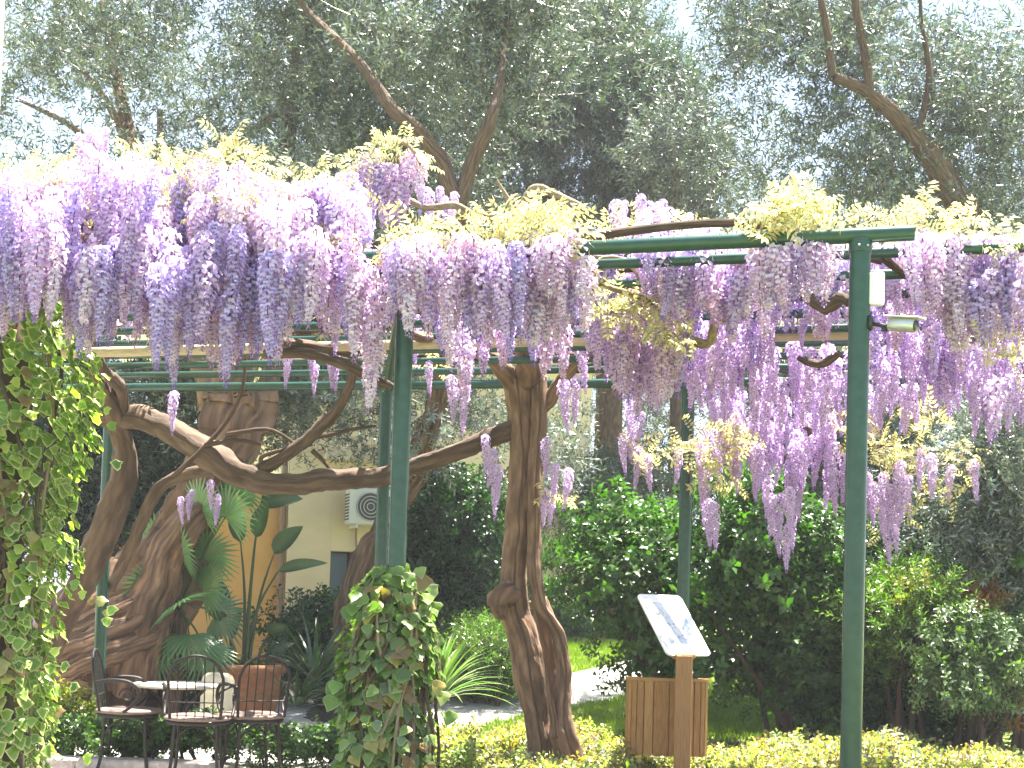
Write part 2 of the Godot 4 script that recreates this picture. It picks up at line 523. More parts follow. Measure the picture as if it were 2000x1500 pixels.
func limb3(n: String, parent: Node3D, pts0: Array, rad0: Array, mat: String, gnarl := 0.08, ridges := 5, sides := 14, per := 6, twist := 2.0) -> MeshInstance3D:
	var b := MB.new()
	var pts := smooth(pts0, per)
	var rad := smooth(rad0, per)
	var nz := FastNoiseLite.new()
	nz.seed = rng.randi() % 1000
	nz.frequency = 0.9
	var ph := rng.randf() * TAU
	var wob := FastNoiseLite.new()
	wob.seed = nz.seed + 3
	wob.frequency = 0.5
	var run := [0.0]
	var lap := [0.0]
	for i in pts.size():
		if i > 0: run.append(run[i - 1] + pts[i].distance_to(pts[i - 1]))
		if i > 0: lap.append(lap[i - 1] + pts[i].distance_to(pts[i - 1]) / maxf(rad[i], 0.004))
	for i in pts.size():
		pts[i] += Vector3(wob.get_noise_2d(lap[i] * 0.5, 1.0), wob.get_noise_2d(lap[i] * 0.5, 9.0), wob.get_noise_2d(lap[i] * 0.5, 19.0)) * rad[i] * gnarl * 2.5
	var shape := func(a: float, t: float, i: int) -> float:
		var s := 1.0 + gnarl * sin(a * ridges + ph + twist * t * TAU + 2.5 * nz.get_noise_1d(t * 6.0))
		var tw: float = a + twist * 0.25 * lap[i] * 0.3
		s += gnarl * 1.8 * nz.get_noise_3d(cos(tw) * 1.8, sin(tw) * 1.8, lap[i] * 0.22)
		s += gnarl * 1.3 * nz.get_noise_3d(cos(tw) * 5.0, sin(tw) * 5.0, lap[i] * 0.25)
		return s
	b.tube(pts, rad, sides, Color.WHITE, true, shape)
	return part(n, b, parent, M(mat))

# ------------------------------------------------------------------ the garden
func build_ground() -> void:
	var far := MB.new()
	far.face([Vector3(-400, -0.06, -400), Vector3(400, -0.06, -400), Vector3(400, -0.06, 60), Vector3(-400, -0.06, 60)])
	struct("far_ground", far, M("turf"))
	var g := MB.new()
	var l := MB.new()
	var nx := 61
	var nz := 61
	for j in nz:
		for i in nx:
			var x := -9.0 + 18.0 * i / (nx - 1)
			var z := -3.0 - 27.0 * j / (nz - 1)
			g.p(Vector3(x, ground_h(x, z), z))
			if i > 0 and j > 0:
				var a := j * nx + i
				g.q(a - 1 - nx, a - 1, a, a - nx)
	struct("ground", g, M("soil"))
	for j in 41:
		for i in 41:
			var t := i / 40.0
			var z := -11.9 - 9.6 * j / 40.0
			var x := lerpf(-1.3, 7.0, t)
			l.p(Vector3(x, ground_h(x, z) + 0.006, z))
			if i > 0 and j > 0:
				var a := j * 41 + i
				l.q(a - 42, a - 1, a, a - 41)
	struct("lawn", l, M("turf"))
	# the pale path that crosses the lawn, and the one that ends it
	for pa in [[[-2.2, -11.3, -13.1], [4.2, -19.0, -20.8], "garden_path"], [[-0.4, -20.3, -21.2], [7.0, -20.6, -21.5], "far_path"]]:
		var s := MB.new()
		for i in 31:
			var t := i / 30.0
			var x: float = lerpf(pa[0][0], pa[1][0], t)
			for k in 2:
				var z: float = lerpf(pa[0][1 + k], pa[1][1 + k], t)
				s.p(Vector3(x, ground_h(x, z) + 0.03, z))
				s.p(Vector3(x, ground_h(x, z) - 0.05, z))
			if i > 0:
				var a := i * 4
				s.q(a - 4, a - 2, a + 2, a)
				s.q(a - 3, a - 4, a, a + 1)
				s.q(a - 2, a - 1, a + 3, a + 2)
		struct(pa[2], s, M("paving"))
	# paving under the chairs and round the big pot
	var pv := part_node("patio")
	var mbs := []
	for k in 3:
		var b := MB.new()
		b.box(Vector3.ZERO, Vector3(0.592, 0.05, 0.592), 0.006)
		mbs.append(b.mesh(M("paving")))
	for i in 9:
		for j in 18:
			var o := MeshInstance3D.new()
			o.mesh = mbs[(i * 7 + j * 3) % 3]
			o.name = numbered("slab", pv)
			pv.add_child(o, true)
			o.position = Vector3(-6.4 + i * 0.6, -0.012 + rng.randf_range(-0.004, 0.004), -6.5 - j * 0.6)
	# grass
	var b := MB.new()
	for k in 14:
		var a := rng.randf() * TAU
		var o := Vector3(cos(a), 0, sin(a)) * rng.randf_range(0.0, 0.06)
		b.lance(o, (Vector3.UP + rv() * 0.5).normalized(), rv().normalized(), rng.randf_range(0.05, 0.10), 0.007, jit(Color(0.24, 0.30, 0.075), 0.25))
	var tuft := b.mesh(M("grass_blade"))
	var xf := []
	var cols := []
	for i in 12000:
		var z := -11.9 - 9.0 * pow(rng.randf(), 0.8)
		var x := rng.randf_range(-1.4, 3.6)
		var zz := -11.3 - (x + 2.2) * 1.203
		if z < zz + 0.03 and z > zz - 1.83: continue
		xf.append(Transform3D(Basis(Vector3.UP, rng.randf() * TAU).scaled(Vector3.ONE * rng.randf_range(0.7, 1.3)), Vector3(x, ground_h(x, z), z)))
		var k := rng.randf_range(0.75, 1.25)
		cols.append(Color(k, k, k * 0.9))
	var gr := thing("grass", "sunlit lawn grass around the pale garden path", "grass")
	scatter(gr, "", "blades", [tuft], xf, cols, 0)
	gr.set_meta("kind", "stuff")
	# kerb at the lower left
	var kb := thing("stone_kerb", "low pinkish stone kerb below the clipped hedge at lower left", "kerb")
	for i in 6:
		var bb := MB.new()
		bb.box(Vector3(-4.75 + i * 0.5, 0.055, -9.42), Vector3(0.494, 0.13, 0.2), 0.012)
		part("kerb_block", bb, kb, M("kerb_stone"))

func part_node(n: String) -> Node3D:
	var o := Node3D.new()
	o.name = n
	add_child(o, true)
	o.set_meta("kind", "structure")
	return o

var FA: Vector3    # front beam, right end; then its left end; the back beam likewise
var FB: Vector3
var BA: Vector3
var BB: Vector3
const TOP := 3.05

func build_pergola() -> void:
	FA = H(1787, 455, TOP); FB = FA + Vector3(-0.962, 0, -0.272) * 6.2
	BA = Vector3(4.6, TOP, -9.54); BB = Vector3(-4.2, TOP, -11.54)
	var pg := thing("pergola", "dark green tubular metal pergola carrying the flowering wisteria", "pergola")
	var m := M("green_paint")
	for f in [[H(1681, 460, TOP), 0.049], [H(795, 500, TOP), 0.047], [H(12, 545, TOP), 0.047], [H(755, 752, TOP), 0.05], [H(1345, 745, TOP), 0.05], [H(217, 757, TOP), 0.05]]:
		var top: Vector3 = f[0]
		var b := MB.new()
		b.tube([Vector3(top.x, 0.0, top.z), Vector3(top.x, 1.5, top.z), Vector3(top.x, TOP - 0.02, top.z)], [f[1], f[1], f[1]], 28)
		var po := part("post", b, pg, m)
		var w := MB.new()
		w.lathe(Vector3(top.x, 0, top.z), [[f[1] + 0.001, 0.0], [f[1] + 0.05, 0.001], [f[1] + 0.05, 0.012], [f[1] + 0.001, 0.014]], 24)
		part("base_plate", w, po, m)
		var cl := MB.new()
		cl.lathe(Vector3(top.x, TOP - 0.085, top.z), [[f[1] + 0.0005, 0.0], [f[1] + 0.006, 0.002], [f[1] + 0.006, 0.045], [f[1] + 0.0005, 0.05]], 24)
		part("collar", cl, po, m)
		for k in 2:
			var bt := MB.new()
			var bp := Vector3(top.x - 0.02 + 0.04 * k, TOP - 0.06, top.z + f[1] * 0.96)
			bt.tube([bp, bp + Vector3(0, 0, 0.012)], [0.007, 0.006], 6)
			part("bolt", bt, po, M("grey_metal"))
	for f in [["front_beam", FA, FB, 0.036], ["back_beam", BA, BB, 0.036]]:
		var b := MB.new()
		b.tube([f[1], f[1].lerp(f[2], 0.5), f[2]], [f[3], f[3], f[3]], 24)
		part(f[0], b, pg, m)
	var FX := FA - (FB - FA).normalized() * 2.6
	for k in range(1, 9):
		var t := k / 9.0
		var a := FX.lerp(BA, t)
		var e := FB.lerp(BB, t)
		a.y += 0.03; e.y += 0.03
		var b := MB.new()
		b.tube([a, a.lerp(e, 0.5), e], [0.027, 0.027, 0.027], 18)
		part("rafter", b, pg, m)
	for f in [[H(795, 500, TOP), H(755, 752, TOP)], [H(12, 545, TOP), H(217, 757, TOP)]]:
		var b := MB.new()
		var dy := Vector3.DOWN * 0.045
		b.tube([f[0] + dy, f[0].lerp(f[1], 0.5) + dy, f[1] + dy], [0.03, 0.03, 0.03], 18)
		part("cross_beam", b, pg, m)
	var pb := MB.new()
	pb.tube([P(120, 690, 9.3), P(800, 673, 9.0), P(1700, 652, 8.35)], [0.036, 0.034, 0.036], 18)
	var o := part("wooden_pole", pb, pg, M("pale_wood"))
	o.set_meta("label", "pale wooden pole laid across under the rafters")

func build_fittings() -> void:
	# white box lamp on the right front post
	var post := H(1681, 460, TOP)
	var at := P(1712, 565, 6.16)
	var lamp := thing("bulkhead_lamp", "white ribbed plastic box lamp high on the right front post", "lamp", at)
	var bs := Basis(Vector3.UP, -0.25)
	var b := MB.new()
	b.box(at, Vector3(0.072, 0.15, 0.06), 0.008, bs)
	part("housing", b, lamp, M("white_plastic"))
	for k in 2:
		var r := MB.new()
		r.box(at + bs * Vector3(-0.012 + k * 0.024, 0, 0.032), Vector3(0.012, 0.125, 0.006), 0.002, bs)
		part("rib", r, lamp, M("white_plastic"))
	var br := MB.new()
	br.box(at.lerp(Vector3(post.x, at.y, post.z), 0.6), Vector3(0.05, 0.05, 0.03), 0.004)
	part("bracket", br, lamp, M("dark_plastic"))
	# camera below it, pointing right and to the viewer
	var base := Vector3(post.x + 0.045, P(1705, 635, 6.2).y, post.z + 0.01)
	var cm := thing("security_camera", "silver bullet security camera reaching out from the right front post", "camera", base)
	var e := P(1790, 636, 6.0)
	var dir := (e - base).normalized()
	var arm := MB.new()
	arm.tube([base, base.lerp(e, 0.35) + Vector3.DOWN * 0.008, base.lerp(e, 0.5)], [0.011, 0.009, 0.011], 10)
	part("arm", arm, cm, M("dark_plastic"))
	var plate := MB.new()
	plate.tube([base + Vector3(-0.012, 0, 0), base + Vector3(0.012, 0, 0)], [0.042, 0.036], 16)
	part("mount", plate, cm, M("dark_plastic"))
	var body := MB.new()
	body.tube([base.lerp(e, 0.45), base.lerp(e, 0.75), base.lerp(e, 0.98)], [0.030, 0.032, 0.032], 20)
	var bo := part("barrel", body, cm, M("grey_metal"))
	var ln := MB.new()
	ln.tube([base.lerp(e, 0.975), base.lerp(e, 1.0)], [0.024, 0.022], 16)
	part("lens", ln, bo, M("dark_glass"))
	var hood := MB.new()
	var hb := Basis.looking_at(-dir, Vector3.UP)
	hood.box(base.lerp(e, 0.75) + Vector3.UP * 0.036, Vector3(0.075, 0.006, base.distance_to(e) * 0.75), 0.002, hb)
	part("sun_hood", hood, cm, M("white_plastic"))

func onplane(px: float, py: float, o: Vector3, n: Vector3) -> Vector3:
	var a := P(px, py, 1.0) - Vector3(0, EYE, 0)
	return Vector3(0, EYE, 0) + a * ((o - Vector3(0, EYE, 0)).dot(n) / a.dot(n))

func build_house() -> void:
	var yaw := deg_to_rad(20.0)
	var w := Vector3(cos(yaw), 0, -sin(yaw))
	var n := Vector3(sin(yaw), 0, cos(yaw))
	var o := P(555, 1250, 20.0)
	o.y = 0.0
	var bs := Basis(w, Vector3.UP, n)
	var h := thing("garden_house", "cream plastered house with orange wing behind the old olive trunk", "house", o)
	var hh := 5.15
	var slab := func(pn: String, s0: float, s1: float, y0: float, y1: float, z0: float, z1: float, mat: String, par: Node, bev := 0.004) -> MeshInstance3D:
		var b := MB.new()
		b.box(o + bs * Vector3((s0 + s1) / 2, (y0 + y1) / 2, (z0 + z1) / 2), Vector3(s1 - s0, y1 - y0, z1 - z0), bev, bs)
		return part(pn, b, par, M(mat))
	var s_of := func(px: float, py: float) -> Vector2:
		var q := onplane(px, py, o, n) - o
		return Vector2(q.dot(w), q.y)
	var tl: Vector2 = s_of.call(646, 1076)
	var brr: Vector2 = s_of.call(692, 1190)
	slab.call("wall", 0.0, tl.x, 0.0, hh, -0.35, 0.0, "plaster", h)
	slab.call("wall", brr.x, 4.9, 0.0, hh, -0.35, 0.0, "plaster", h)
	slab.call("wall", tl.x, brr.x, 0.0, brr.y, -0.35, -0.001, "plaster", h)
	slab.call("wall", tl.x, brr.x, tl.y, hh, -0.35, -0.001, "plaster", h)
	slab.call("side_wall", 0.0, 0.35, 0.0, hh, -6.0, -0.352, "plaster", h)
	slab.call("side_wall", 4.55, 4.9, 0.0, hh, -6.0, -0.352, "plaster", h)
	slab.call("back_wall", 0.0, 4.9, 0.0, hh, -6.35, -6.002, "plaster", h)
	var win: MeshInstance3D = slab.call("window", tl.x + 0.002, brr.x - 0.002, brr.y + 0.002, tl.y - 0.002, -0.24, -0.20, "frame_brown", h)
	slab.call("shutter", tl.x + 0.02, brr.x - 0.10, brr.y + 0.02, tl.y - 0.02, -0.198, -0.17, "shutter", win)
	slab.call("sill", tl.x - 0.05, brr.x + 0.05, brr.y - 0.05, brr.y - 0.003, -0.16, 0.05, "cornice_plaster", win)
	slab.call("frame", brr.x - 0.06, brr.x - 0.012, brr.y + 0.01, tl.y - 0.01, -0.198, -0.05, "frame_brown", win)
	slab.call("cornice", -0.15, 5.05, hh + 0.002, hh + 0.16, -6.5, 0.16, "cornice_plaster", h)
	slab.call("roof", -0.3, 5.2, hh + 0.162, hh + 0.26, -6.7, 0.3, "roof_tile", h)
	# balcony-like ledge under the branches
	var lg: Vector2 = s_of.call(688, 880)
	slab.call("ledge", lg.x - 0.45, lg.x + 0.45, lg.y - 0.18, lg.y, 0.003, 0.28, "cornice_plaster", h)
	# orange wing to the left of the corner, nearer to the viewer
	slab.call("wing_wall", -2.6, -0.02, 0.0, 3.0, -0.9, -0.2, "orange_plaster", h)
	slab.call("wing_cap", -2.7, -0.02, 3.002, 3.08, -0.95, -0.12, "cornice_plaster", h)
	var dp := MB.new()
	var dx := o + bs * Vector3(-0.07, 0, -0.1)
	dp.tube([dx, dx + Vector3.UP * 2.5, dx + Vector3.UP * 5.1], [0.05, 0.05, 0.05], 14)
	part("downpipe", dp, h, M("pipe_copper"))
	# air conditioner
	var a0: Vector2 = s_of.call(672, 956)
	var a1: Vector2 = s_of.call(672, 1026)
	var ah := a0.y - a1.y
	var ao := o + bs * Vector3(a0.x + 0.42, a1.y, 0.0)
	var ac := thing("air_conditioner", "white wall air conditioner with round fan grille on cream house", "air conditioner", ao)
	slab.call("casing", a0.x, a0.x + 0.84, a1.y, a0.y, 0.10, 0.42, "ac_white", ac, 0.02)
	for k in 9:
		slab.call("vent_slat", a0.x - 0.006, a0.x - 0.001, a1.y + ah * (0.12 + k * 0.085), a1.y + ah * (0.165 + k * 0.085), 0.13, 0.39, "ac_grille", ac, 0.001)
	var fc := o + bs * Vector3(a0.x + 0.32, a1.y + ah * 0.5, 0.423)
	var fan := MB.new()
	fan.tube([fc, fc + n * 0.006], [ah * 0.40, ah * 0.40], 30)
	var fo := part("fan_opening", fan, ac, M("ac_grille"))
	for k in 4:
		var ring := MB.new()
		var rr := ah * (0.10 + 0.095 * k)
		var pts := []
		var rad := []
		for j in 25:
			pts.append(fc + n * 0.012 + (w * cos(TAU * j / 24) + Vector3.UP * sin(TAU * j / 24)) * rr)
			rad.append(0.006)
		ring.tube(pts, rad, 5, Color.WHITE, false)
		part("grille_ring", ring, fo, M("ac_white"))
	slab.call("bracket", a0.x + 0.1, a0.x + 0.14, a1.y - 0.05, a1.y - 0.002, 0.003, 0.42, "ac_white", ac)
	slab.call("bracket", a0.x + 0.66, a0.x + 0.70, a1.y - 0.05, a1.y - 0.002, 0.003, 0.42, "ac_white", ac)
	var hose := MB.new()
	var q0 := o + bs * Vector3(a0.x + 0.2, a1.y, 0.06)
	hose.tube(smooth([q0, q0 + bs * Vector3(0.0, -0.25, 0), q0 + bs * Vector3(0.06, -0.42, 0), q0 + bs * Vector3(0.28, -0.52, 0)], 5), smooth([0.018, 0.018, 0.018, 0.018], 5), 8)
	part("hose", hose, ac, M("pipe_copper"))
	# the pale wall edge at the far left of the view
	var e := P(12, 0, 9.45)
	var b := MB.new()
	b.box(Vector3(e.x - 0.5, 3.5, -9.3), Vector3(1.0, 7.0, 0.3), 0.02)
	var wl := thing("plastered_wall", "tall cream plastered wall edge at the far left", "wall", Vector3(e.x - 0.5, 0, -9.3))
	part("wall", b, wl, M("plaster"))

# ------------------------------------------------------------------ furniture
func build_furniture() -> void:
	var iron := M("iron")
	var ch := thing("bistro_chair", "", "chair")
	var s := MB.new()
	s.lathe(Vector3(0, 0.42, 0), [[0.001, 0.0], [0.20, 0.0], [0.225, 0.008], [0.228, 0.022], [0.21, 0.032], [0.001, 0.034]], 30)
	part("seat", s, ch, M("seat_stone"))
	var rg := MB.new()
	rg.lathe(Vector3(0, 0.395, 0), [[0.19, 0.0], [0.21, 0.0], [0.21, 0.022], [0.19, 0.022], [0.19, 0.0]], 24)
	part("seat_ring", rg, ch, iron)
	for k in 4:
		var a := PI / 4 + k * PI / 2
		var d := Vector3(cos(a), 0, sin(a))
		var lg := MB.new()
		lg.tube(smooth([d * 0.19 + Vector3.UP * 0.41, d * 0.20 + Vector3.UP * 0.3, d * 0.215 + Vector3.UP * 0.12, d * 0.25], 4), smooth([0.013, 0.012, 0.011, 0.012], 4), 8)
		part("leg", lg, ch, iron)
		var bc := MB.new()
		var d2 := Vector3(cos(a + PI / 2), 0, sin(a + PI / 2))
		bc.tube(smooth([d * 0.20 + Vector3.UP * 0.28, d.lerp(d2, 0.3) * 0.2 + Vector3.UP * 0.37, d.lerp(d2, 0.7) * 0.2 + Vector3.UP * 0.37, d2 * 0.20 + Vector3.UP * 0.28], 5), smooth([0.007, 0.007, 0.007, 0.007], 5), 6)
		part("brace", bc, ch, iron)
	var pts := []
	for k in 25:
		var a := PI * k / 24.0
		var lift := 0.20 + 0.22 * pow(sin(a), 0.75)
		if k == 0 or k == 24: lift = 0.0
		pts.append(Vector3(-cos(a) * (0.18 if k > 0 and k < 24 else 0.165), 0.44 + lift, 0.17 + lift * 0.18))
	var bk := MB.new()
	bk.tube(smooth(pts, 2), smooth(range(25).map(func(_k): return 0.0105), 2), 8)
	var hoop := part("back_hoop", bk, ch, iron)
	for k in 5:
		var x := -0.116 + k * 0.058
		var top := 0.44 + 0.20 + 0.22 * pow(sin(acos(clampf(x / 0.18, -1, 1))), 0.75)
		var rd := MB.new()
		rd.tube([Vector3(x, 0.45, 0.185), Vector3(x, top, 0.17 + (top - 0.44) * 0.18)], [0.0045, 0.0045], 6)
		part("rod", rd, hoop, iron)
	var cr := MB.new()
	cr.tube([Vector3(-0.172, 0.55, 0.192), Vector3(0.172, 0.55, 0.192)], [0.0045, 0.0045], 6)
	part("rod", cr, hoop, iron)
	for sx: float in [-1.0, 1.0]:
		var am := MB.new()
		am.tube(smooth([Vector3(sx * 0.185, 0.64, 0.2), Vector3(sx * 0.225, 0.66, 0.08), Vector3(sx * 0.235, 0.645, -0.04), Vector3(sx * 0.235, 0.58, -0.10), Vector3(sx * 0.232, 0.50, -0.07), Vector3(sx * 0.225, 0.44, 0.0)], 5), smooth([0.011, 0.013, 0.013, 0.012, 0.011, 0.011], 5), 8)
		part("armrest", am, ch, iron)
		var sc := MB.new()
		var sp := []
		var sr := []
		for k in 14:
			var a := k * 0.55
			var r := 0.055 - k * 0.003
			sp.append(Vector3(sx * 0.232, 0.555 + r * sin(a), -0.02 + r * cos(a)))
			sr.append(0.007)
		sc.tube(sp, sr, 6)
		part("scroll", sc, ch, iron)
	var spots := [[P(386, 1420, 9.05), 0.12, "iron chair with hooped back nearest the viewer before the round table"], [P(250, 1410, 9.45), -1.45, "iron chair left of the round table beside the green post"], [P(494, 1424, 9.35), 0.5, "iron chair right of the round table before the terracotta pot"]]
	for k in 3:
		var c: Node3D = ch if k == 0 else ch.duplicate()
		if k > 0:
			c.name = "bistro_chair_%03d" % k
			add_child(c, true)
		c.position = Vector3(spots[k][0].x, 0.02, spots[k][0].z)
		c.rotation.y = spots[k][1]
		tag(c, spots[k][2], "chair", "wrought iron chairs round the table")
	var tp := P(350, 1334, 9.7)
	var tb := thing("bistro_table", "round stone topped table on curved iron legs among the chairs", "table", Vector3(tp.x, 0, tp.z))
	var y := tp.y
	var t := MB.new()
	t.lathe(Vector3(tp.x, y - 0.03, tp.z), [[0.001, 0.0], [0.30, 0.0], [0.325, 0.006], [0.33, 0.016], [0.322, 0.027], [0.001, 0.029]], 40)
	part("tabletop", t, tb, M("table_stone"))
	for k in 3:
		var a := 0.5 + k * TAU / 3
		var d := Vector3(cos(a), 0, sin(a))
		var lg := MB.new()
		var c := Vector3(tp.x, 0, tp.z)
		lg.tube(smooth([c + d * 0.24 + Vector3.UP * (y - 0.035), c + d * 0.12 + Vector3.UP * 0.5, c + d * 0.06 + Vector3.UP * 0.36, c + d * 0.14 + Vector3.UP * 0.16, c + d * 0.26 + Vector3.UP * 0.02], 5), smooth([0.014, 0.014, 0.014, 0.014, 0.014], 5), 8)
		part("leg", lg, tb, iron)
	# cream garden seat or jar behind the table
	var jp := P(424, 1378, 11.6)
	var j := thing("cream_jar", "big cream jar with rounded shoulders behind the front chair", "jar", Vector3(jp.x, 0, jp.z))
	var jb := MB.new()
	jb.lathe(Vector3(jp.x, 0, jp.z), [[0.001, 0.02], [0.12, 0.02], [0.135, 0.05], [0.145, 0.3], [0.145, 0.50], [0.14, 0.56], [0.12, 0.60], [0.09, 0.62], [0.001, 0.625]], 36)
	part("body", jb, j, M("cream_paint"))
	# terracotta pot
	var pp := P(474, 1380, 13.0)
	var pot := thing("terracotta_pot", "big terracotta pot with thick rim below the tall paddle leaves", "pot", Vector3(pp.x, 0, pp.z))
	var py := P(474, 1296, 13.0).y
	var pl := MB.new()
	pl.lathe(Vector3(pp.x, 0, pp.z), [[0.0, 0.02], [0.25, 0.02], [0.29, 0.1], [0.355, 0.34], [0.365, py - 0.09], [0.40, py - 0.085], [0.41, py - 0.04], [0.40, py], [0.34, py], [0.31, py - 0.08], [0.0, py - 0.08]], 40)
	part("body", pl, pot, M("terracotta"))
	var so := MB.new()
	so.lathe(Vector3(pp.x, 0, pp.z), [[0.312, py - 0.07], [0.001, py - 0.05]], 20)
	part("potting_soil", so, pot, M("soil"))
	build_paddles(pp, py)
	build_lectern()

func build_paddles(pp: Vector3, py: float) -> void:
	var st := thing("paddle_plant", "tall paddle leaved plant with long stems growing in the terracotta pot", "plant", Vector3(pp.x, py, pp.z))
	# [stem end px, py, blade tip px, py, width]
	for a in [[535, 1082, 588, 1008, 0.22], [543, 1116, 636, 1078, 0.14], [508, 985, 588, 952, 0.24], [470, 1060, 455, 960, 0.2], [446, 1195, 428, 1110, 0.13], [440, 1210, 410, 1180, 0.12], [525, 1238, 556, 1205, 0.17], [425, 1250, 405, 1205, 0.12], [500, 1050, 520, 960, 0.2], [452, 1250, 470, 1170, 0.1], [530, 1280, 575, 1235, 0.1]]:
		var base := Vector3(pp.x + rng.randf_range(-0.05, 0.05) + (0.0 if a[1] < 1150 else (a[0] - 480.0) * 0.003), py - 0.05, pp.z + rng.randf_range(-0.06, 0.06))
		var dz := rng.randf_range(-0.25, 0.25)
		var e := P(a[0], a[1], 13.2 + dz)
		var tip := P(a[2], a[3], 13.1 + dz * 1.8)
		var mid := base.lerp(e, 0.6)
		mid.x = lerpf(base.x, e.x, 0.38)
		var b := MB.new()
		b.tube(smooth([base, mid, e], 6), smooth([0.024, 0.014, 0.007], 6), 7, Color(0.075, 0.11, 0.05))
		var so := part("stem", b, st, M("banana_leaf"))
		var l := MB.new()
		var d := (tip - e)
		var sd := d.cross(Vector3(0.3 * dz, 0.25, 1.0)).normalized()
		var nn := sd.cross(d).normalized()
		var rows := []
		for k in 9:
			var t := k / 8.0
			var wd: float = a[4] * 0.85 * pow(maxf(sin(PI * pow(t, 0.75)), 0.0), 0.8) * 0.5 + 0.002
			var c := e + d * t - nn * 0.06 * t * t + Vector3.DOWN * 0.10 * t * t
			var col := jit(Color(0.045, 0.085, 0.045), 0.12)
			rows.append([l.p(c + sd * wd + nn * wd * 0.45, col), l.p(c, Color(0.09, 0.13, 0.06)), l.p(c - sd * wd + nn * wd * 0.45, col)])
		for k in 8:
			l.q(rows[k][0], rows[k + 1][0], rows[k + 1][1], rows[k][1])
			l.q(rows[k][1], rows[k + 1][1], rows[k + 1][2], rows[k][2])
		part("blade", l, so, M("banana_leaf"))
	# yellow flowers round the foot
	var fl := thing("potted_flowers", "low yellow flowers round the foot of the paddle leaved plant", "flowers", Vector3(pp.x, py - 0.05, pp.z))
	for k in 26:
		var b := MB.new()
		var an := rng.randf() * TAU
		var c := Vector3(pp.x + cos(an) * 0.27 * sqrt(rng.randf()), py + rng.randf_range(0.0, 0.09), pp.z + sin(an) * 0.27 * sqrt(rng.randf()))
		for j in 6:
			var d := Vector3(cos(j * 1.047), 0.35, sin(j * 1.047)).normalized()
			b.leaf(c, d, Vector3.UP, 0.028, 0.02, Color(0.62, 0.40, 0.02), Color(0.68, 0.48, 0.04))
		part("blossom", b, fl, M("flower_petal"))
	var xf := []
	for k in 60:
		var an := rng.randf() * TAU
		xf.append(grow(Vector3(pp.x + cos(an) * 0.28 * sqrt(rng.randf()), py - 0.05, pp.z + sin(an) * 0.28 * sqrt(rng.randf())), Vector3.UP + rv() * 0.6, 0.6))
	scatter(fl, "", "foliage", [broad_sprig("shrub_leaf", Color(0.08, 0.13, 0.03), Color(0.11, 0.17, 0.04))], xf, [], 0)

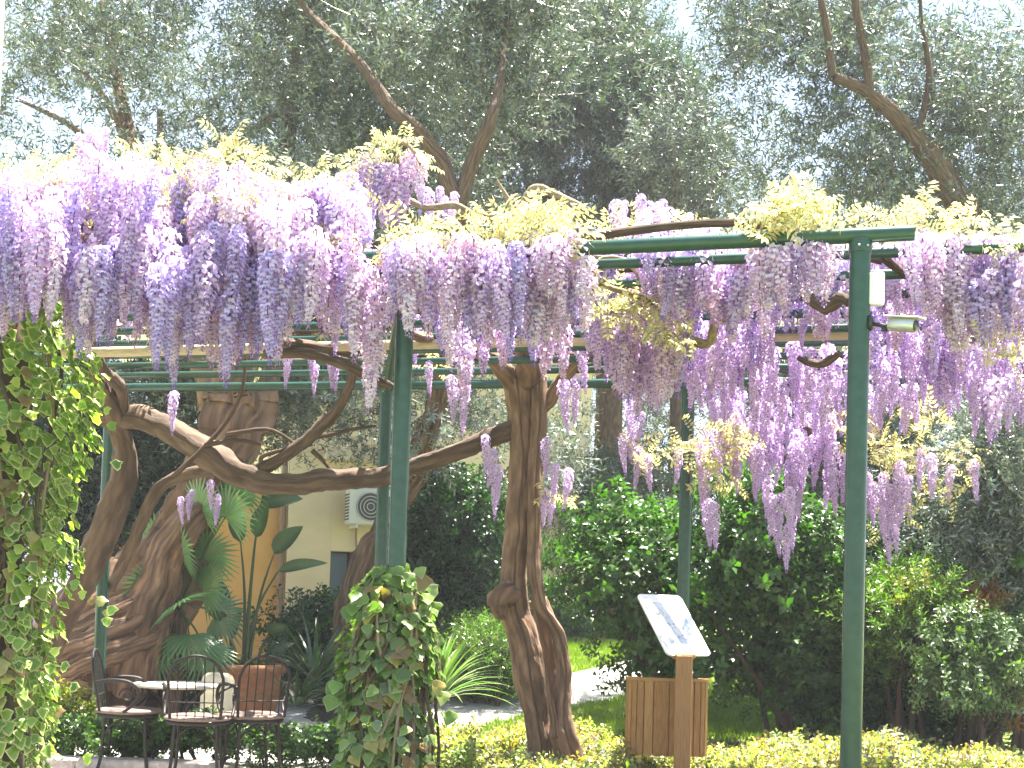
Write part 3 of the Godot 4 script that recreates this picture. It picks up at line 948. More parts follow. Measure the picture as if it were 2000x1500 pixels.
func build_lectern() -> void:
	var psi := deg_to_rad(38.0)
	var tau := deg_to_rad(52.0)
	var e1 := Vector3(cos(psi), 0, -sin(psi))
	var e2 := Vector3(sin(psi) * cos(tau), -sin(tau), cos(psi) * cos(tau))
	var n := e2.cross(e1).normalized()
	if n.y < 0: n = -n
	var W := 0.445
	var L := 0.55
	var tl := P(1243, 1161, 9.75)
	var c := tl + e1 * W / 2 + e2 * L / 2
	var base := P(1334, 1400, 9.5)
	var le := thing("information_lectern", "tilted white information panel on a flat wooden post", "sign", Vector3(base.x, 0, base.z))
	var ptop := P(1334, 1280, 9.5).y
	var po := MB.new()
	var pbs := Basis(Vector3.UP, -0.2)
	po.box(Vector3(base.x, ptop / 2, base.z), Vector3(0.118, ptop, 0.05), 0.006, pbs)
	part("post", po, le, M("post_wood"))
	var hd := MB.new()
	hd.box(Vector3(base.x, ptop - 0.005, base.z - 0.06), Vector3(0.17, 0.05, 0.10), 0.015, pbs)
	part("support", hd, le, M("post_wood"))
	# panel with rounded corners
	var pn := MB.new()
	var rim := []
	for k in 4:
		var sx := 1.0 if k == 0 or k == 3 else -1.0
		var sy := 1.0 if k < 2 else -1.0
		for j in 6:
			var a := k * PI / 2 + j * PI / 10
			rim.append(c + e1 * (sx * (W / 2 - 0.04) + 0.04 * cos(a)) - e2 * (sy * (L / 2 - 0.04) + 0.04 * sin(a)))
	var topf := []
	var botf := []
	for q in rim:
		topf.append(q + n * 0.008)
		botf.append(q - n * 0.008)
	var inv := topf.duplicate()
	inv.reverse()
	pn.face(inv if (inv[2] - inv[0]).cross(inv[1] - inv[0]).dot(n) > 0 else topf)
	var b2 := botf.duplicate()
	b2.reverse()
	pn.face(b2 if (b2[2] - b2[0]).cross(b2[1] - b2[0]).dot(-n) > 0 else botf)
	for k in rim.size():
		var k2 := (k + 1) % rim.size()
		pn.quad_out(topf[k], topf[k2], botf[k2], botf[k], rim[k] - c)
	var po2 := part("panel", pn, le, M("white_plastic"))
	# the print: a faint plan in greys and blues
	var im := Image.create(256, 320, false, Image.FORMAT_RGB8)
	im.fill(Color(0.93, 0.93, 0.95))
	var nz := FastNoiseLite.new()
	nz.seed = 4
	nz.frequency = 0.014
	nz.fractal_octaves = 2
	for y in 320:
		for x in 256:
			var v := nz.get_noise_2d(x, y)
			var m := nz.get_noise_2d(x + 500, y * 1.3)
			var inside: bool = x > 40 and x < 226 and y > 30 and y < 270
			if not inside: continue
			var col := Color(0.86, 0.87, 0.91)
			if m > 0.12: col = Color(0.76, 0.81, 0.87)
			if m < -0.25: col = Color(0.82, 0.84, 0.82)
			if absf(v) < 0.025: col = Color(0.50, 0.54, 0.60)
			if absf(v - 0.28) < 0.02: col = Color(0.56, 0.58, 0.66)
			if v > 0.42: col = Color(0.62, 0.63, 0.70)
			im.set_pixel(x, y, col)
	var pm := StandardMaterial3D.new()
	pm.resource_name = "panel_print"
	pm.albedo_texture = ImageTexture.create_from_image(im)
	pm.roughness = 0.25
	var qm := QuadMesh.new()
	qm.size = Vector2(W - 0.05, L - 0.05)
	qm.material = pm
	var qi := MeshInstance3D.new()
	qi.mesh = qm
	qi.name = "print"
	po2.add_child(qi, true)
	qi.transform = Transform3D(Basis(e1, -e2, n), c + n * 0.0105)
	# slatted bin behind the post
	var bc := P(1302, 1400, 9.78)
	var yt := P(1302, 1324, 9.78).y
	var yb := P(1302, 1474, 9.78).y
	var bin := thing("slatted_bin", "wooden slatted litter bin hung behind the lectern post", "bin", Vector3(bc.x, 0, bc.z))
	var rx := 0.29
	var rz := 0.15
	var prev := Vector3.INF
	var outline := []
	for k in 13:
		var a := PI * k / 12.0
		outline.append(Vector3(bc.x - rx * signf(cos(a)) * pow(absf(cos(a)), 0.7), 0, bc.z + rz * pow(sin(a), 0.6) - 0.02))
	for k in 12:
		var a: Vector3 = outline[k]
		var e: Vector3 = outline[k + 1]
		var d := (e - a).normalized()
		var b := MB.new()
		var top := yt - 0.02
		var low := yb + rng.randf_range(-0.004, 0.004)
		b.box((a + e) / 2 + Vector3.UP * (top + low) / 2, Vector3(a.distance_to(e) - 0.004, top - low, 0.02), 0.003, Basis(d, Vector3.UP, d.cross(Vector3.UP)))
		part("slat", b, bin, M("bin_wood" if k % 3 != 1 else "bin_wood_pale"))
	for k in 5:
		var b := MB.new()
		b.box(Vector3(bc.x - rx * 0.8 + k * rx * 0.4, (yt + yb) / 2 - 0.01, bc.z - 0.035), Vector3(rx * 0.4 - 0.004, yt - yb - 0.02, 0.02), 0.003)
		part("back_slat", b, bin, M("bin_wood"))
	var rimb := MB.new()
	for k in 12:
		var a: Vector3 = outline[k]
		var e: Vector3 = outline[k + 1]
		var cc := Vector3(bc.x, 0, bc.z - 0.02)
		var y1 := Vector3.UP * (yt + 0.004)
		var y0 := Vector3.UP * (yt - 0.019)
		var ao := a + (a - cc) * 0.06
		var eo := e + (e - cc) * 0.06
		var ai := a.lerp(cc, 0.22)
		var ei := e.lerp(cc, 0.22)
		rimb.quad_out(ao + y1, eo + y1, ei + y1, ai + y1, Vector3.UP)
		rimb.quad_out(ao + y0, eo + y0, ei + y0, ai + y0, Vector3.DOWN)
		rimb.quad_out(ao + y0, eo + y0, eo + y1, ao + y1, a - cc + Vector3(0, 0, 0.01))
		rimb.quad_out(ai + y0, ei + y0, ei + y1, ai + y1, cc - a + Vector3(0, 0, -0.01))
	part("rim", rimb, bin, M("bin_wood_pale"))
	var fl := MB.new()
	fl.box(Vector3(bc.x, yb + 0.02, bc.z + 0.04), Vector3(rx * 1.7, 0.02, rz * 0.9), 0.003)
	part("floor", fl, bin, M("bin_wood"))

# ------------------------------------------------------------------ the wisteria
var raceme_set := []
var spray_set := []

func make_flowers() -> void:
	var tints := [[Color(0.67, 0.54, 0.77), Color(0.35, 0.21, 0.54)], [Color(0.73, 0.58, 0.76), Color(0.41, 0.25, 0.52)], [Color(0.61, 0.52, 0.79), Color(0.28, 0.19, 0.57)], [Color(0.78, 0.69, 0.81), Color(0.44, 0.31, 0.57)]]
	for k in 16:
		var t = tints[k % 4]
		raceme_set.append(raceme_mesh([0.30, 0.40, 0.50, 0.60][k / 4], t[0], t[1], rng.randf_range(0.78, 1.2)))
	for k in 5:
		spray_set.append(spray_mesh([Color(0.62, 0.60, 0.38), Color(0.68, 0.65, 0.48), Color(0.52, 0.54, 0.29), Color(0.60, 0.54, 0.38), Color(0.58, 0.58, 0.35)][k], Color(0.60, 0.50, 0.32)))

var skyline := []          # no raceme may start above this line of the photograph

func hang(list: Array, px: float, tip: float, d: float, lmin: float, lmax: float) -> void:      # a raceme whose tip is at a pixel
	var ln := rng.randf_range(lmin, lmax)
	if skyline.size(): tip = maxf(tip, prof(skyline, px) + rng.randf_range(-12.0, 30.0) + ln * F / d)
	list.append([P(px, tip, d), ln])

func hang_zone(list: Array, x0: float, x1: float, n: int, bottom: Array, s0: float, s1: float, d0: float, d1: float, lmin := 0.32, lmax := 0.58) -> void:
	for k in n:
		var x := lerpf(x0, x1, (k + rng.randf()) / n)
		hang(list, x, prof(bottom, x) - rng.randf_range(s0, s1), rng.randf_range(d0, d1), lmin, lmax)

func put_racemes(vine: Node3D, list: Array, nparts: int) -> void:
	var eye := Vector3(0, EYE, 0)
	list.sort_custom(func(a, b): return a[0].distance_squared_to(eye) < b[0].distance_squared_to(eye))
	var off := gpos(vine)
	var rest := []
	var k := 0
	for a in list:
		var ln: float = a[1]
		var step := clampi(int((ln - 0.25) / 0.10), 0, 3)
		var idx := step * 4 + rng.randi() % 4
		if k >= nparts: step = 2
		var s: float = ln / [0.30, 0.40, 0.50, 0.60][step]
		var tilt := Basis(Vector3(rng.randf_range(-1, 1), 0, rng.randf_range(-1, 1)).normalized(), rng.randf_range(0.0, 0.12))
		var bs := (tilt * Basis(Vector3.UP, rng.randf() * TAU)).scaled(Vector3(s, s, s) * 1.0)
		var t := Transform3D(bs, a[0] - bs * Vector3(0, -[0.30, 0.40, 0.50, 0.60][step], 0) - off)
		if k < nparts:
			var o := MeshInstance3D.new()
			o.mesh = raceme_set[idx]
			o.name = numbered("raceme", vine)
			vine.add_child(o, true)
			o.transform = t
		else:
			t.origin += off
			rest.append(t)
		k += 1
	if rest.size(): scatter(vine, "", "far_racemes", [raceme_set[8]], rest, [], 0)

func spray_zone(xf: Array, x0: float, x1: float, n: int, line: Array, s0: float, s1: float, d0: float, d1: float, smin := 0.8, smax := 1.25) -> void:
	for k in n:
		var x := lerpf(x0, x1, (k + rng.randf()) / n)
		var q := P(x, prof(line, x) + rng.randf_range(s0, s1), rng.randf_range(d0, d1))
		xf.append(grow(q, Vector3.UP * 0.6 + rv() * 0.9, rng.randf_range(smin, smax) * 0.82))

func build_wisteria() -> void:
	make_flowers()
	var fp := P(190, 1330, 11.4)
	var lv := thing("old_wisteria", "old wisteria with long bare limb and dense curtain of lilac racemes at left", "wisteria", Vector3(fp.x, 0, fp.z))
	# its stems beside the olive, and the long limb
	limb("stem", lv, [[60, 1400, 11.0, 26], [85, 1290, 11.0, 27], [135, 1190, 11.0, 26], [195, 1060, 10.9, 27], [238, 940, 10.8, 24], [236, 850, 10.7, 20], [205, 770, 10.4, 16], [165, 690, 10.0, 13], [120, 600, 9.4, 11]], "limb_bark", 0.12, 4, 18, 8)
	limb("limb", lv, [[205, 815, 10.65, 20], [280, 820, 10.6, 24], [345, 850, 10.5, 26], [420, 895, 10.4, 29], [480, 930, 10.4, 25], [560, 946, 10.3, 20], [650, 938, 10.3, 21], [740, 934, 10.3, 19], [800, 912, 10.2, 17], [880, 888, 10.15, 17], [940, 862, 10.15, 18], [1010, 836, 10.2, 19]], "limb_bark", 0.10, 3, 16, 8)
	limb("limb", lv, [[490, 925, 10.4, 14], [560, 890, 10.3, 12], [610, 850, 10.2, 12], [636, 825, 10.15, 13], [658, 800, 10.1, 10], [682, 755, 10.0, 9], [690, 700, 9.6, 8], [640, 680, 9.0, 10], [540, 665, 8.6, 9], [470, 640, 8.2, 8]], "limb_bark", 0.10, 3, 10, 6)
	limb("branch", lv, [[240, 830, 10.7, 14], [236, 760, 10.4, 13], [200, 720, 10.0, 12], [170, 640, 9.2, 10], [150, 560, 8.4, 9]], "limb_bark", 0.10, 3, 10)
	limb("branch", lv, [[215, 1150, 11.5, 9], [250, 1080, 11.0, 12], [285, 1000, 10.8, 12], [315, 950, 10.75, 12], [370, 925, 10.7, 12], [430, 915, 10.5, 12]], "limb_bark", 0.1, 3, 10)
	for a in [[[605, 855], [640, 850], [690, 838], [735, 832]], [[510, 905], [515, 890], [570, 875], [610, 868]], [[440, 850], [520, 838], [570, 862], [590, 880]], [[610, 880], [640, 910], [660, 945]], [[340, 930], [430, 840], [470, 770], [480, 700]], [[400, 870], [460, 860], [510, 868]]]:
		var l := []
		for i in a.size(): l.append([a[i][0], a[i][1], 10.3, 5.5 - i * 0.9])
		limb("twig", lv, l, "limb_bark", 0.05, 2, 6, 4)
	limb("branch", lv, [[520, 690, 8.8, 10], [600, 690, 8.7, 11], [680, 715, 8.6, 12], [740, 745, 8.6, 9], [772, 756, 8.8, 5]], "limb_bark", 0.08, 3, 10)
	limb("branch", lv, [[790, 385, 8.0, 5], [830, 405, 8.0, 7], [890, 402, 8.0, 8], [930, 425, 8.0, 8], [985, 420, 7.9, 7], [1020, 395, 7.9, 7], [1045, 368, 7.9, 8], [1090, 382, 7.9, 7], [1140, 405, 7.8, 5]], "twig_bark", 0.10, 2, 8, 6)
	limb("twig", lv, [[970, 352, 7.9, 3], [990, 385, 7.9, 5], [1000, 410, 7.9, 6]], "twig_bark", 0.08, 2, 6)
	limb("twig", lv, [[930, 425, 8.0, 4], [960, 415, 7.9, 3], [985, 430, 7.8, 3]], "twig_bark", 0.05, 2, 6)
	limb("branch", lv, [[720, 330, 7.7, 6], [745, 285, 7.7, 5], [775, 275, 7.6, 5], [805, 290, 7.5, 4], [820, 320, 7.4, 3]], "twig_bark", 0.05, 2, 6)
	# the hidden woody mat on the roof
	for k in 9:
		var y0 := 3.12 + rng.randf_range(0.0, 0.12)
		var x0 := rng.randf_range(-4.0, -2.0)
		var z0 := -7.2 - k * 0.45
		limb3("roof_stem", lv, [Vector3(x0, y0, z0), Vector3(x0 + 0.9, y0 + 0.06, z0 - rng.randf_range(-0.3, 0.3)), Vector3(x0 + 1.8, y0 + 0.12, z0 - rng.randf_range(-0.4, 0.4)), Vector3(x0 + 2.9, y0 + 0.04, z0 - rng.randf_range(-0.5, 0.5))], [0.026, 0.024, 0.02, 0.012], "limb_bark", 0.1, 2, 8)
	var r := []
	skyline = [0, 330, 90, 335, 135, 330, 150, 245, 215, 245, 235, 310, 300, 285, 380, 290, 440, 275, 500, 300, 540, 325, 600, 340, 650, 340, 690, 320, 730, 285, 800, 285, 835, 300, 900, 330]
	var low := [0, 625, 60, 600, 105, 590, 160, 655, 215, 640, 235, 640, 262, 600, 285, 700, 330, 720, 350, 735, 375, 640, 400, 690, 430, 705, 455, 715, 480, 650, 530, 685, 550, 670, 590, 600, 640, 640, 690, 660, 715, 775, 740, 740]
	hang_zone(r, -30, 735, 56, low, -50, 0, 6.5, 6.95, 0.42, 0.64)
	hang_zone(r, -30, 735, 56, low, 10, 110, 6.55, 7.1, 0.40, 0.62)
	hang_zone(r, -30, 720, 52, low, 110, 240, 6.7, 7.4)
	hang_zone(r, -30, 735, 44, low, 60, 200, 6.75, 7.2, 0.32, 0.5)
	hang_zone(r, -30, 735, 20, low, -10, 60, 6.9, 7.3, 0.3, 0.4)
	var crest := [0, 335, 90, 345, 150, 320, 250, 300, 300, 290, 380, 300, 440, 285, 500, 310, 540, 335, 600, 345, 650, 345, 700, 340, 740, 350]
	hang_zone(r, -30, 690, 50, crest, -250, -150, 6.9, 7.6, 0.28, 0.42)
	hang_zone(r, -30, 700, 46, crest, -175, -100, 7.1, 8.0, 0.22, 0.32)
	for k in 7: hang(r, 150 + rng.randf_range(-10, 65), 315 + rng.randf_range(-40, 15), 9.4 + rng.randf() * 0.3, 0.24, 0.32)
	for a in [[720, 400], [745, 430], [770, 440], [785, 420], [760, 390], [820, 360], [735, 350], [700, 370]]: hang(r, a[0], a[1], 7.5, 0.26, 0.42)
	for k in 16: hang(r, rng.randf_range(600, 790), rng.randf_range(400, 470), rng.randf_range(7.6, 8.4), 0.26, 0.38)
	for k in 8: hang(r, rng.randf_range(780, 900), rng.randf_range(425, 455), rng.randf_range(8.2, 8.8), 0.2, 0.26)
	for a in [[355, 1028], [372, 1005], [418, 1030], [410, 1000], [366, 1020], [424, 1015]]: hang(r, a[0], a[1], 10.2, 0.2, 0.26)
	for a in [[612, 775], [650, 765], [655, 770], [608, 750], [560, 760], [840, 775], [335, 850], [60, 1250]]: hang(r, a[0], a[1], 9.4, 0.24, 0.34)
	# inside, under the roof
	for k in 26: hang(r, rng.randf_range(180, 740), rng.randf_range(600, 700), rng.randf_range(8.0, 10.4), 0.26, 0.4)
	put_racemes(lv, r, 298)
	var sp := []
	spray_zone(sp, -20, 720, 84, crest, -15, 70, 6.9, 8.0, 0.7, 1.15)
	spray_zone(sp, -20, 720, 34, crest, 40, 190, 6.9, 7.4)
	spray_zone(sp, -20, 140, 8, [0, 350], 0, 130, 6.9, 7.3)
	spray_zone(sp, 400, 720, 22, [400, 400, 560, 420, 720, 480], -30, 50, 6.7, 7.1)
	spray_zone(sp, 690, 830, 14, [690, 300, 750, 275, 800, 290, 830, 330], -10, 25, 7.4, 7.6, 0.7, 1.0)
	spray_zone(sp, 100, 700, 14, [100, 520, 700, 560], -60, 120, 6.9, 7.4, 0.6, 1.0)
	for k in 60: sp.append(grow(Vector3(rng.randf_range(-4.0, 0.0), rng.randf_range(3.15, 3.5), rng.randf_range(-11.2, -7.4)), Vector3.UP + rv(), rng.randf_range(0.9, 1.3)))
	scatter(lv, "leaf_spray", "leaf_sprays", spray_set, sp, [], 150)

	# the vine with the bare twisted trunk in the middle
	var cp := P(1070, 1500, 10.4)
	var cv := thing("wisteria_vine", "wisteria with bare twisted hollow trunk standing at the centre of the pergola", "wisteria", Vector3(cp.x, 0, cp.z))
	limb("trunk", cv, [[1010, 735, 10.15, 25.7], [1014, 800, 10.2, 22.7], [1020, 880, 10.2, 24.2], [1016, 960, 10.2, 24.2], [1010, 1040, 10.2, 23.4], [1004, 1110, 10.2, 24.2], [1006, 1185, 10.2, 27.2], [1026, 1250, 10.2, 29.1], [1035, 1320, 10.2, 29.1], [1049, 1400, 10.2, 23.4], [1056, 1460, 10.2, 24.2], [1049, 1510, 10.25, 28.7], [1042, 1560, 10.3, 37.8]], "vine_bark", 0.07, 4, 44, 12, 0.4)
	limb("trunk_strand", cv, [[1052, 735, 10.2, 16.7], [1052, 830, 10.15, 15.8], [1046, 930, 10.12, 14.4], [1044, 1040, 10.1, 12.9], [1044, 1120, 10.05, 14.4], [1056, 1185, 10.05, 14.4], [1079, 1215, 10.06, 12.1], [1095, 1262, 10.1, 14.1], [1101, 1315, 10.1, 15.2], [1096, 1385, 10.06, 18.2], [1101, 1440, 10.05, 24.2], [1113, 1500, 10.1, 27.2], [1120, 1560, 10.1, 33.3]], "vine_bark", 0.08, 4, 32, 12, 0.5)
	limb("trunk_strand", cv, [[1050, 1170, 10.36, 18.2], [1069, 1230, 10.38, 19.6], [1076, 1290, 10.38, 19.6], [1082, 1350, 10.36, 21.2], [1085, 1420, 10.34, 22.7]], "vine_bark", 0.1, 3, 20, 8, 0.3)
	limb("trunk_strand", cv, [[1044, 1190, 10.04, 6.0], [1057, 1240, 10.0, 4.5], [1067, 1300, 10.0, 3.8], [1076, 1370, 9.98, 6.8], [1085, 1440, 9.98, 8.3]], "vine_bark", 0.12, 3, 14, 8, 0.3)
	limb("burl", cv, [[1000, 1150, 10.1, 20], [980, 1172, 10.02, 24], [972, 1192, 10.02, 17], [985, 1205, 10.05, 8]], "vine_bark", 0.16, 3, 18, 6)
	limb("branch", cv, [[1046, 812, 10.2, 12], [1076, 780, 10.2, 13], [1096, 745, 10.1, 13], [1150, 690, 9.6, 11], [1240, 660, 9.0, 12]], "vine_bark", 0.1, 3, 12)
	limb("branch", cv, [[1000, 750, 10.15, 20], [960, 700, 9.9, 16], [880, 670, 9.3, 13], [800, 655, 8.7, 10]], "vine_bark", 0.1, 3, 12)
	limb("branch", cv, [[1030, 740, 10.15, 26], [1030, 690, 9.9, 22], [1020, 620, 9.2, 16], [1010, 560, 8.3, 12]], "vine_bark", 0.1, 3, 12)
	for l in [[[1560, 575, 7.2, 10], [1590, 588, 7.1, 13], [1620, 600, 7.0, 12], [1640, 582, 6.9, 12], [1660, 590, 6.8, 9]], [[1320, 650, 7.6, 7], [1380, 672, 7.5, 9], [1400, 630, 7.4, 8], [1450, 615, 7.3, 7]], [[1560, 700, 8.0, 6], [1600, 712, 7.9, 8], [1640, 690, 7.8, 7]], [[1145, 510, 6.9, 6], [1190, 560, 7.0, 7], [1250, 580, 7.2, 6], [1300, 610, 7.4, 5]], [[1140, 500, 7.2, 4], [1220, 510, 7.2, 7], [1250, 540, 7.2, 6]], [[1690, 480, 6.6, 8], [1720, 500, 6.7, 8], [1760, 530, 6.9, 8], [1800, 560, 7.0, 6]]]:
		limb("branch", cv, l, "twig_bark" if l[0][0] < 1500 else "limb_bark", 0.12, 2, 10)
	for l in [[[1500, 790, 9.8, 5], [1510, 840, 9.8, 6], [1530, 890, 9.7, 5], [1520, 920, 9.7, 3]], [[1560, 830, 9.6, 4], [1600, 850, 9.6, 6], [1640, 900, 9.5, 5], [1650, 940, 9.5, 3]], [[1580, 840, 9.6, 5], [1590, 900, 9.6, 5], [1605, 930, 9.6, 3]], [[1690, 870, 9.4, 4], [1740, 872, 9.4, 3], [1800, 868, 9.4, 2]], [[1320, 880, 10.0, 2], [1345, 920, 10.0, 3], [1340, 960, 10.0, 2]]]:
		limb("twig", cv, l, "limb_bark", 0.08, 2, 6)
	for k in 9:
		var y0 := 3.12 + rng.randf_range(0.0, 0.12)
		var x0 := rng.randf_range(-0.5, 1.2)
		var z0 := -6.9 - k * 0.45
		limb3("roof_stem", cv, [Vector3(x0, y0, z0), Vector3(x0 + 0.9, y0 + 0.06, z0 - rng.randf_range(-0.3, 0.3)), Vector3(x0 + 1.8, y0 + 0.10, z0 - rng.randf_range(-0.4, 0.4)), Vector3(x0 + 2.9, y0 + 0.04, z0 - rng.randf_range(-0.5, 0.5))], [0.026, 0.024, 0.02, 0.012], "limb_bark", 0.1, 2, 8)
	skyline = [750, 465, 820, 455, 900, 460, 1000, 445, 1100, 440, 1150, 440, 1170, 405, 1230, 390, 1280, 375, 1340, 420, 1400, 440, 1470, 460, 1620, 450, 1780, 430, 1840, 425, 1900, 450, 2030, 470]
	var c := []
	hang_zone(c, 752, 1148, 34, [750, 600, 800, 620, 850, 645, 880, 630, 950, 660, 1000, 665, 1040, 690, 1080, 660, 1120, 645, 1145, 630], -25, 30, 6.35, 6.75, 0.36, 0.48)
	hang_zone(c, 755, 1145, 34, [750, 570, 1148, 600], -20, 60, 6.35, 6.9, 0.24, 0.36)
	for a in [[880, 725], [905, 750], [895, 690], [945, 735], [1000, 705], [1062, 735], [1100, 745], [1090, 700], [860, 690], [985, 720], [1040, 715], [930, 665], [905, 775]]: hang(c, a[0], a[1], rng.randf_range(7.4, 8.2), 0.3, 0.42)
	for a in [[900, 850], [1105, 850], [1125, 830], [885, 830], [1140, 770], [1165, 720]]: hang(c, a[0], a[1], 9.2, 0.3, 0.42)
	hang_zone(c, 1150, 1345, 22, [1150, 700, 1170, 740, 1210, 790, 1250, 830, 1275, 820, 1300, 790, 1345, 760], -5, 40, 7.4, 7.9, 0.36, 0.54)
	hang_zone(c, 1150, 1345, 30, [1150, 640, 1345, 720], -20, 80, 7.3, 8.2, 0.3, 0.46)
	hang_zone(c, 1250, 1480, 30, [1250, 590, 1300, 620, 1370, 610, 1400, 690, 1480, 640], -10, 70, 6.9, 7.6, 0.3, 0.46)
	hang_zone(c, 1330, 1480, 22, [1330, 780, 1400, 800, 1480, 740], -20, 80, 8.0, 9.0, 0.3, 0.46)
	hang_zone(c, 1472, 1615, 12, [1470, 590, 1500, 600, 1540, 600, 1580, 585, 1615, 560], -10, 30, 6.15, 6.4, 0.26, 0.38)
	hang_zone(c, 1450, 1640, 22, [1450, 690, 1550, 680, 1640, 640], -20, 70, 7.4, 8.4, 0.3, 0.42)
	hang_zone(c, 2035, 2260, 12, [2030, 680, 2260, 660], -20, 60, 6.4, 7.2, 0.32, 0.5)
	hang_zone(c, 1785, 2030, 20, [1785, 600, 1850, 680, 1900, 700, 1960, 660, 2030, 680], -20, 30, 6.2, 6.9, 0.32, 0.46)
	hang_zone(c, 1785, 2030, 18, [1785, 540, 1900, 560, 2030, 580], -20, 60, 6.3, 7.0, 0.26, 0.38)
	hang_zone(c, 1700, 2030, 30, [1700, 740, 1780, 690, 1850, 800, 1940, 850, 2030, 830], -20, 80, 7.4, 8.8, 0.3, 0.48)
	for a in [[1905, 860], [1930, 870], [1920, 830], [1830, 800], [1850, 780]]: hang(c, a[0], a[1], 8.4, 0.36, 0.48)
	hang_zone(c, 1180, 1480, 10, [1180, 430, 1250, 430, 1330, 445, 1480, 460], -15, 25, 7.4, 8.4, 0.2, 0.3)
	for a in [[1265, 420], [1285, 430], [1250, 440], [1215, 450], [1340, 450]]: hang(c, a[0], a[1], 8.0, 0.22, 0.3)
	hang_zone(c, 1380, 1990, 64, [1380, 850, 1450, 900, 1560, 890, 1650, 850, 1760, 850, 1900, 800, 1990, 800], -20, 70, 9.2, 10.4, 0.3, 0.46)
	hang_zone(c, 1380, 1660, 26, [1380, 960, 1420, 940, 1480, 970, 1600, 960, 1660, 1000], -20, 60, 9.2, 10.0, 0.3, 0.42)
	for a in [[1520, 1090], [1532, 1120], [1548, 1080], [1540, 1050], [1500, 1020], [1560, 1000], [1610, 1000], [1630, 1010], [1385, 1075], [1376, 1030], [1368, 1000], [1365, 960], [1396, 1078], [1720, 1050], [1735, 1105], [1748, 1085], [1705, 1030], [1760, 1030], [1690, 990], [1730, 1010], [1820, 980], [1850, 985], [1795, 960], [1905, 985]]: hang(c, a[0], a[1], rng.randf_range(9.0, 9.7), 0.28, 0.38)
	for a in [[1232, 905], [1240, 960], [1228, 870], [1220, 930], [1245, 880], [1268, 968], [955, 960], [962, 1012], [948, 930], [975, 985], [1065, 940], [1078, 985], [1058, 1030], [1102, 1000], [1075, 1030], [1430, 950], [1440, 970], [1470, 940], [1320, 950]]: hang(c, a[0], a[1], rng.randf_range(9.3, 10.0), 0.28, 0.36)
	hang_zone(c, 1255, 1475, 22, [1255, 570, 1300, 640, 1380, 600, 1420, 660, 1475, 630], -10, 60, 6.75, 7.2, 0.28, 0.42)
	hang_zone(c, 1620, 1670, 3, [1620, 640, 1670, 640], -10, 60, 7.0, 7.4, 0.28, 0.36)
	hang_zone(c, 1705, 1790, 8, [1705, 600, 1790, 640], -20, 60, 6.9, 7.6, 0.28, 0.4)
	hang_zone(c, 1380, 2000, 40, [1380, 800, 1450, 830, 1560, 840, 1650, 820, 1760, 800, 1900, 760, 2000, 760], -20, 60, 8.2, 9.2, 0.34, 0.5)
	hang_zone(c, 1470, 1580, 7, [1470, 1000, 1520, 1090, 1550, 1070, 1580, 1000], -10, 110, 9.0, 9.6, 0.3, 0.42)
	hang_zone(c, 1690, 1780, 6, [1690, 1010, 1735, 1090, 1780, 1010], -10, 100, 9.0, 9.6, 0.3, 0.4)
	for k in 40: hang(c, rng.randf_range(1180, 2000), rng.randf_range(580, 760), rng.randf_range(7.6, 9.4), 0.28, 0.44)
	for k in 16: hang(c, rng.randf_range(760, 1340), rng.randf_range(620, 720), rng.randf_range(8.6, 10.2), 0.26, 0.4)
	put_racemes(cv, c, 298)
	sp = []
	spray_zone(sp, 755, 1150, 44, [755, 470, 820, 450, 900, 460, 960, 440, 1050, 425, 1110, 440, 1150, 470], -10, 35, 6.45, 6.9, 0.8, 1.2)
	spray_zone(sp, 1000, 1120, 10, [1000, 430, 1060, 405, 1120, 440], -5, 20, 6.6, 6.9)
	spray_zone(sp, 1150, 1345, 26, [1150, 560, 1200, 590, 1260, 620, 1330, 650], -30, 40, 6.9, 7.4, 0.7, 1.1)
	spray_zone(sp, 1180, 1480, 18, [1180, 440, 1340, 440, 1480, 455], -15, 20, 7.2, 8.0, 0.7, 1.0)
	spray_zone(sp, 1480, 1612, 40, [1480, 440, 1500, 410, 1550, 395, 1590, 400, 1612, 440], -10, 45, 6.15, 6.45, 0.8, 1.15)
	spray_zone(sp, 1640, 1800, 14, [1640, 440, 1720, 430, 1800, 420], -20, 20, 7.2, 7.8, 0.6, 0.95)
	spray_zone(sp, 1770, 2020, 34, [1770, 410, 1840, 430, 1900, 460, 1960, 470, 2020, 490], -25, 35, 6.3, 7.0, 0.7, 1.1)
	spray_zone(sp, 1900, 2020, 12, [1900, 600, 2020, 680], -40, 60, 6.4, 7.2, 0.7, 1.0)
	for a in [[1440, 860, 14], [1345, 870, 6], [1800, 830, 6], [1735, 880, 8], [1870, 900, 8], [1270, 880, 6], [1400, 920, 8], [1660, 840, 6], [1760, 900, 8], [1830, 960, 6], [1690, 860, 6], [1740, 1020, 4], [1100, 970, 3]]:
		for k in a[2]: sp.append(grow(P(a[0] + rng.randf_range(-35, 35), a[1] + rng.randf_range(-28, 28), rng.randf_range(9.2, 9.8)), rv() + Vector3.UP * 0.5, rng.randf_range(0.7, 1.05)))
	for k in 60: sp.append(grow(Vector3(rng.randf_range(0.0, 4.2), rng.randf_range(3.15, 3.45), rng.randf_range(-10.6, -7.0)), Vector3.UP + rv(), rng.randf_range(0.9, 1.3)))
	scatter(cv, "leaf_spray", "leaf_sprays", spray_set, sp, [], 210)

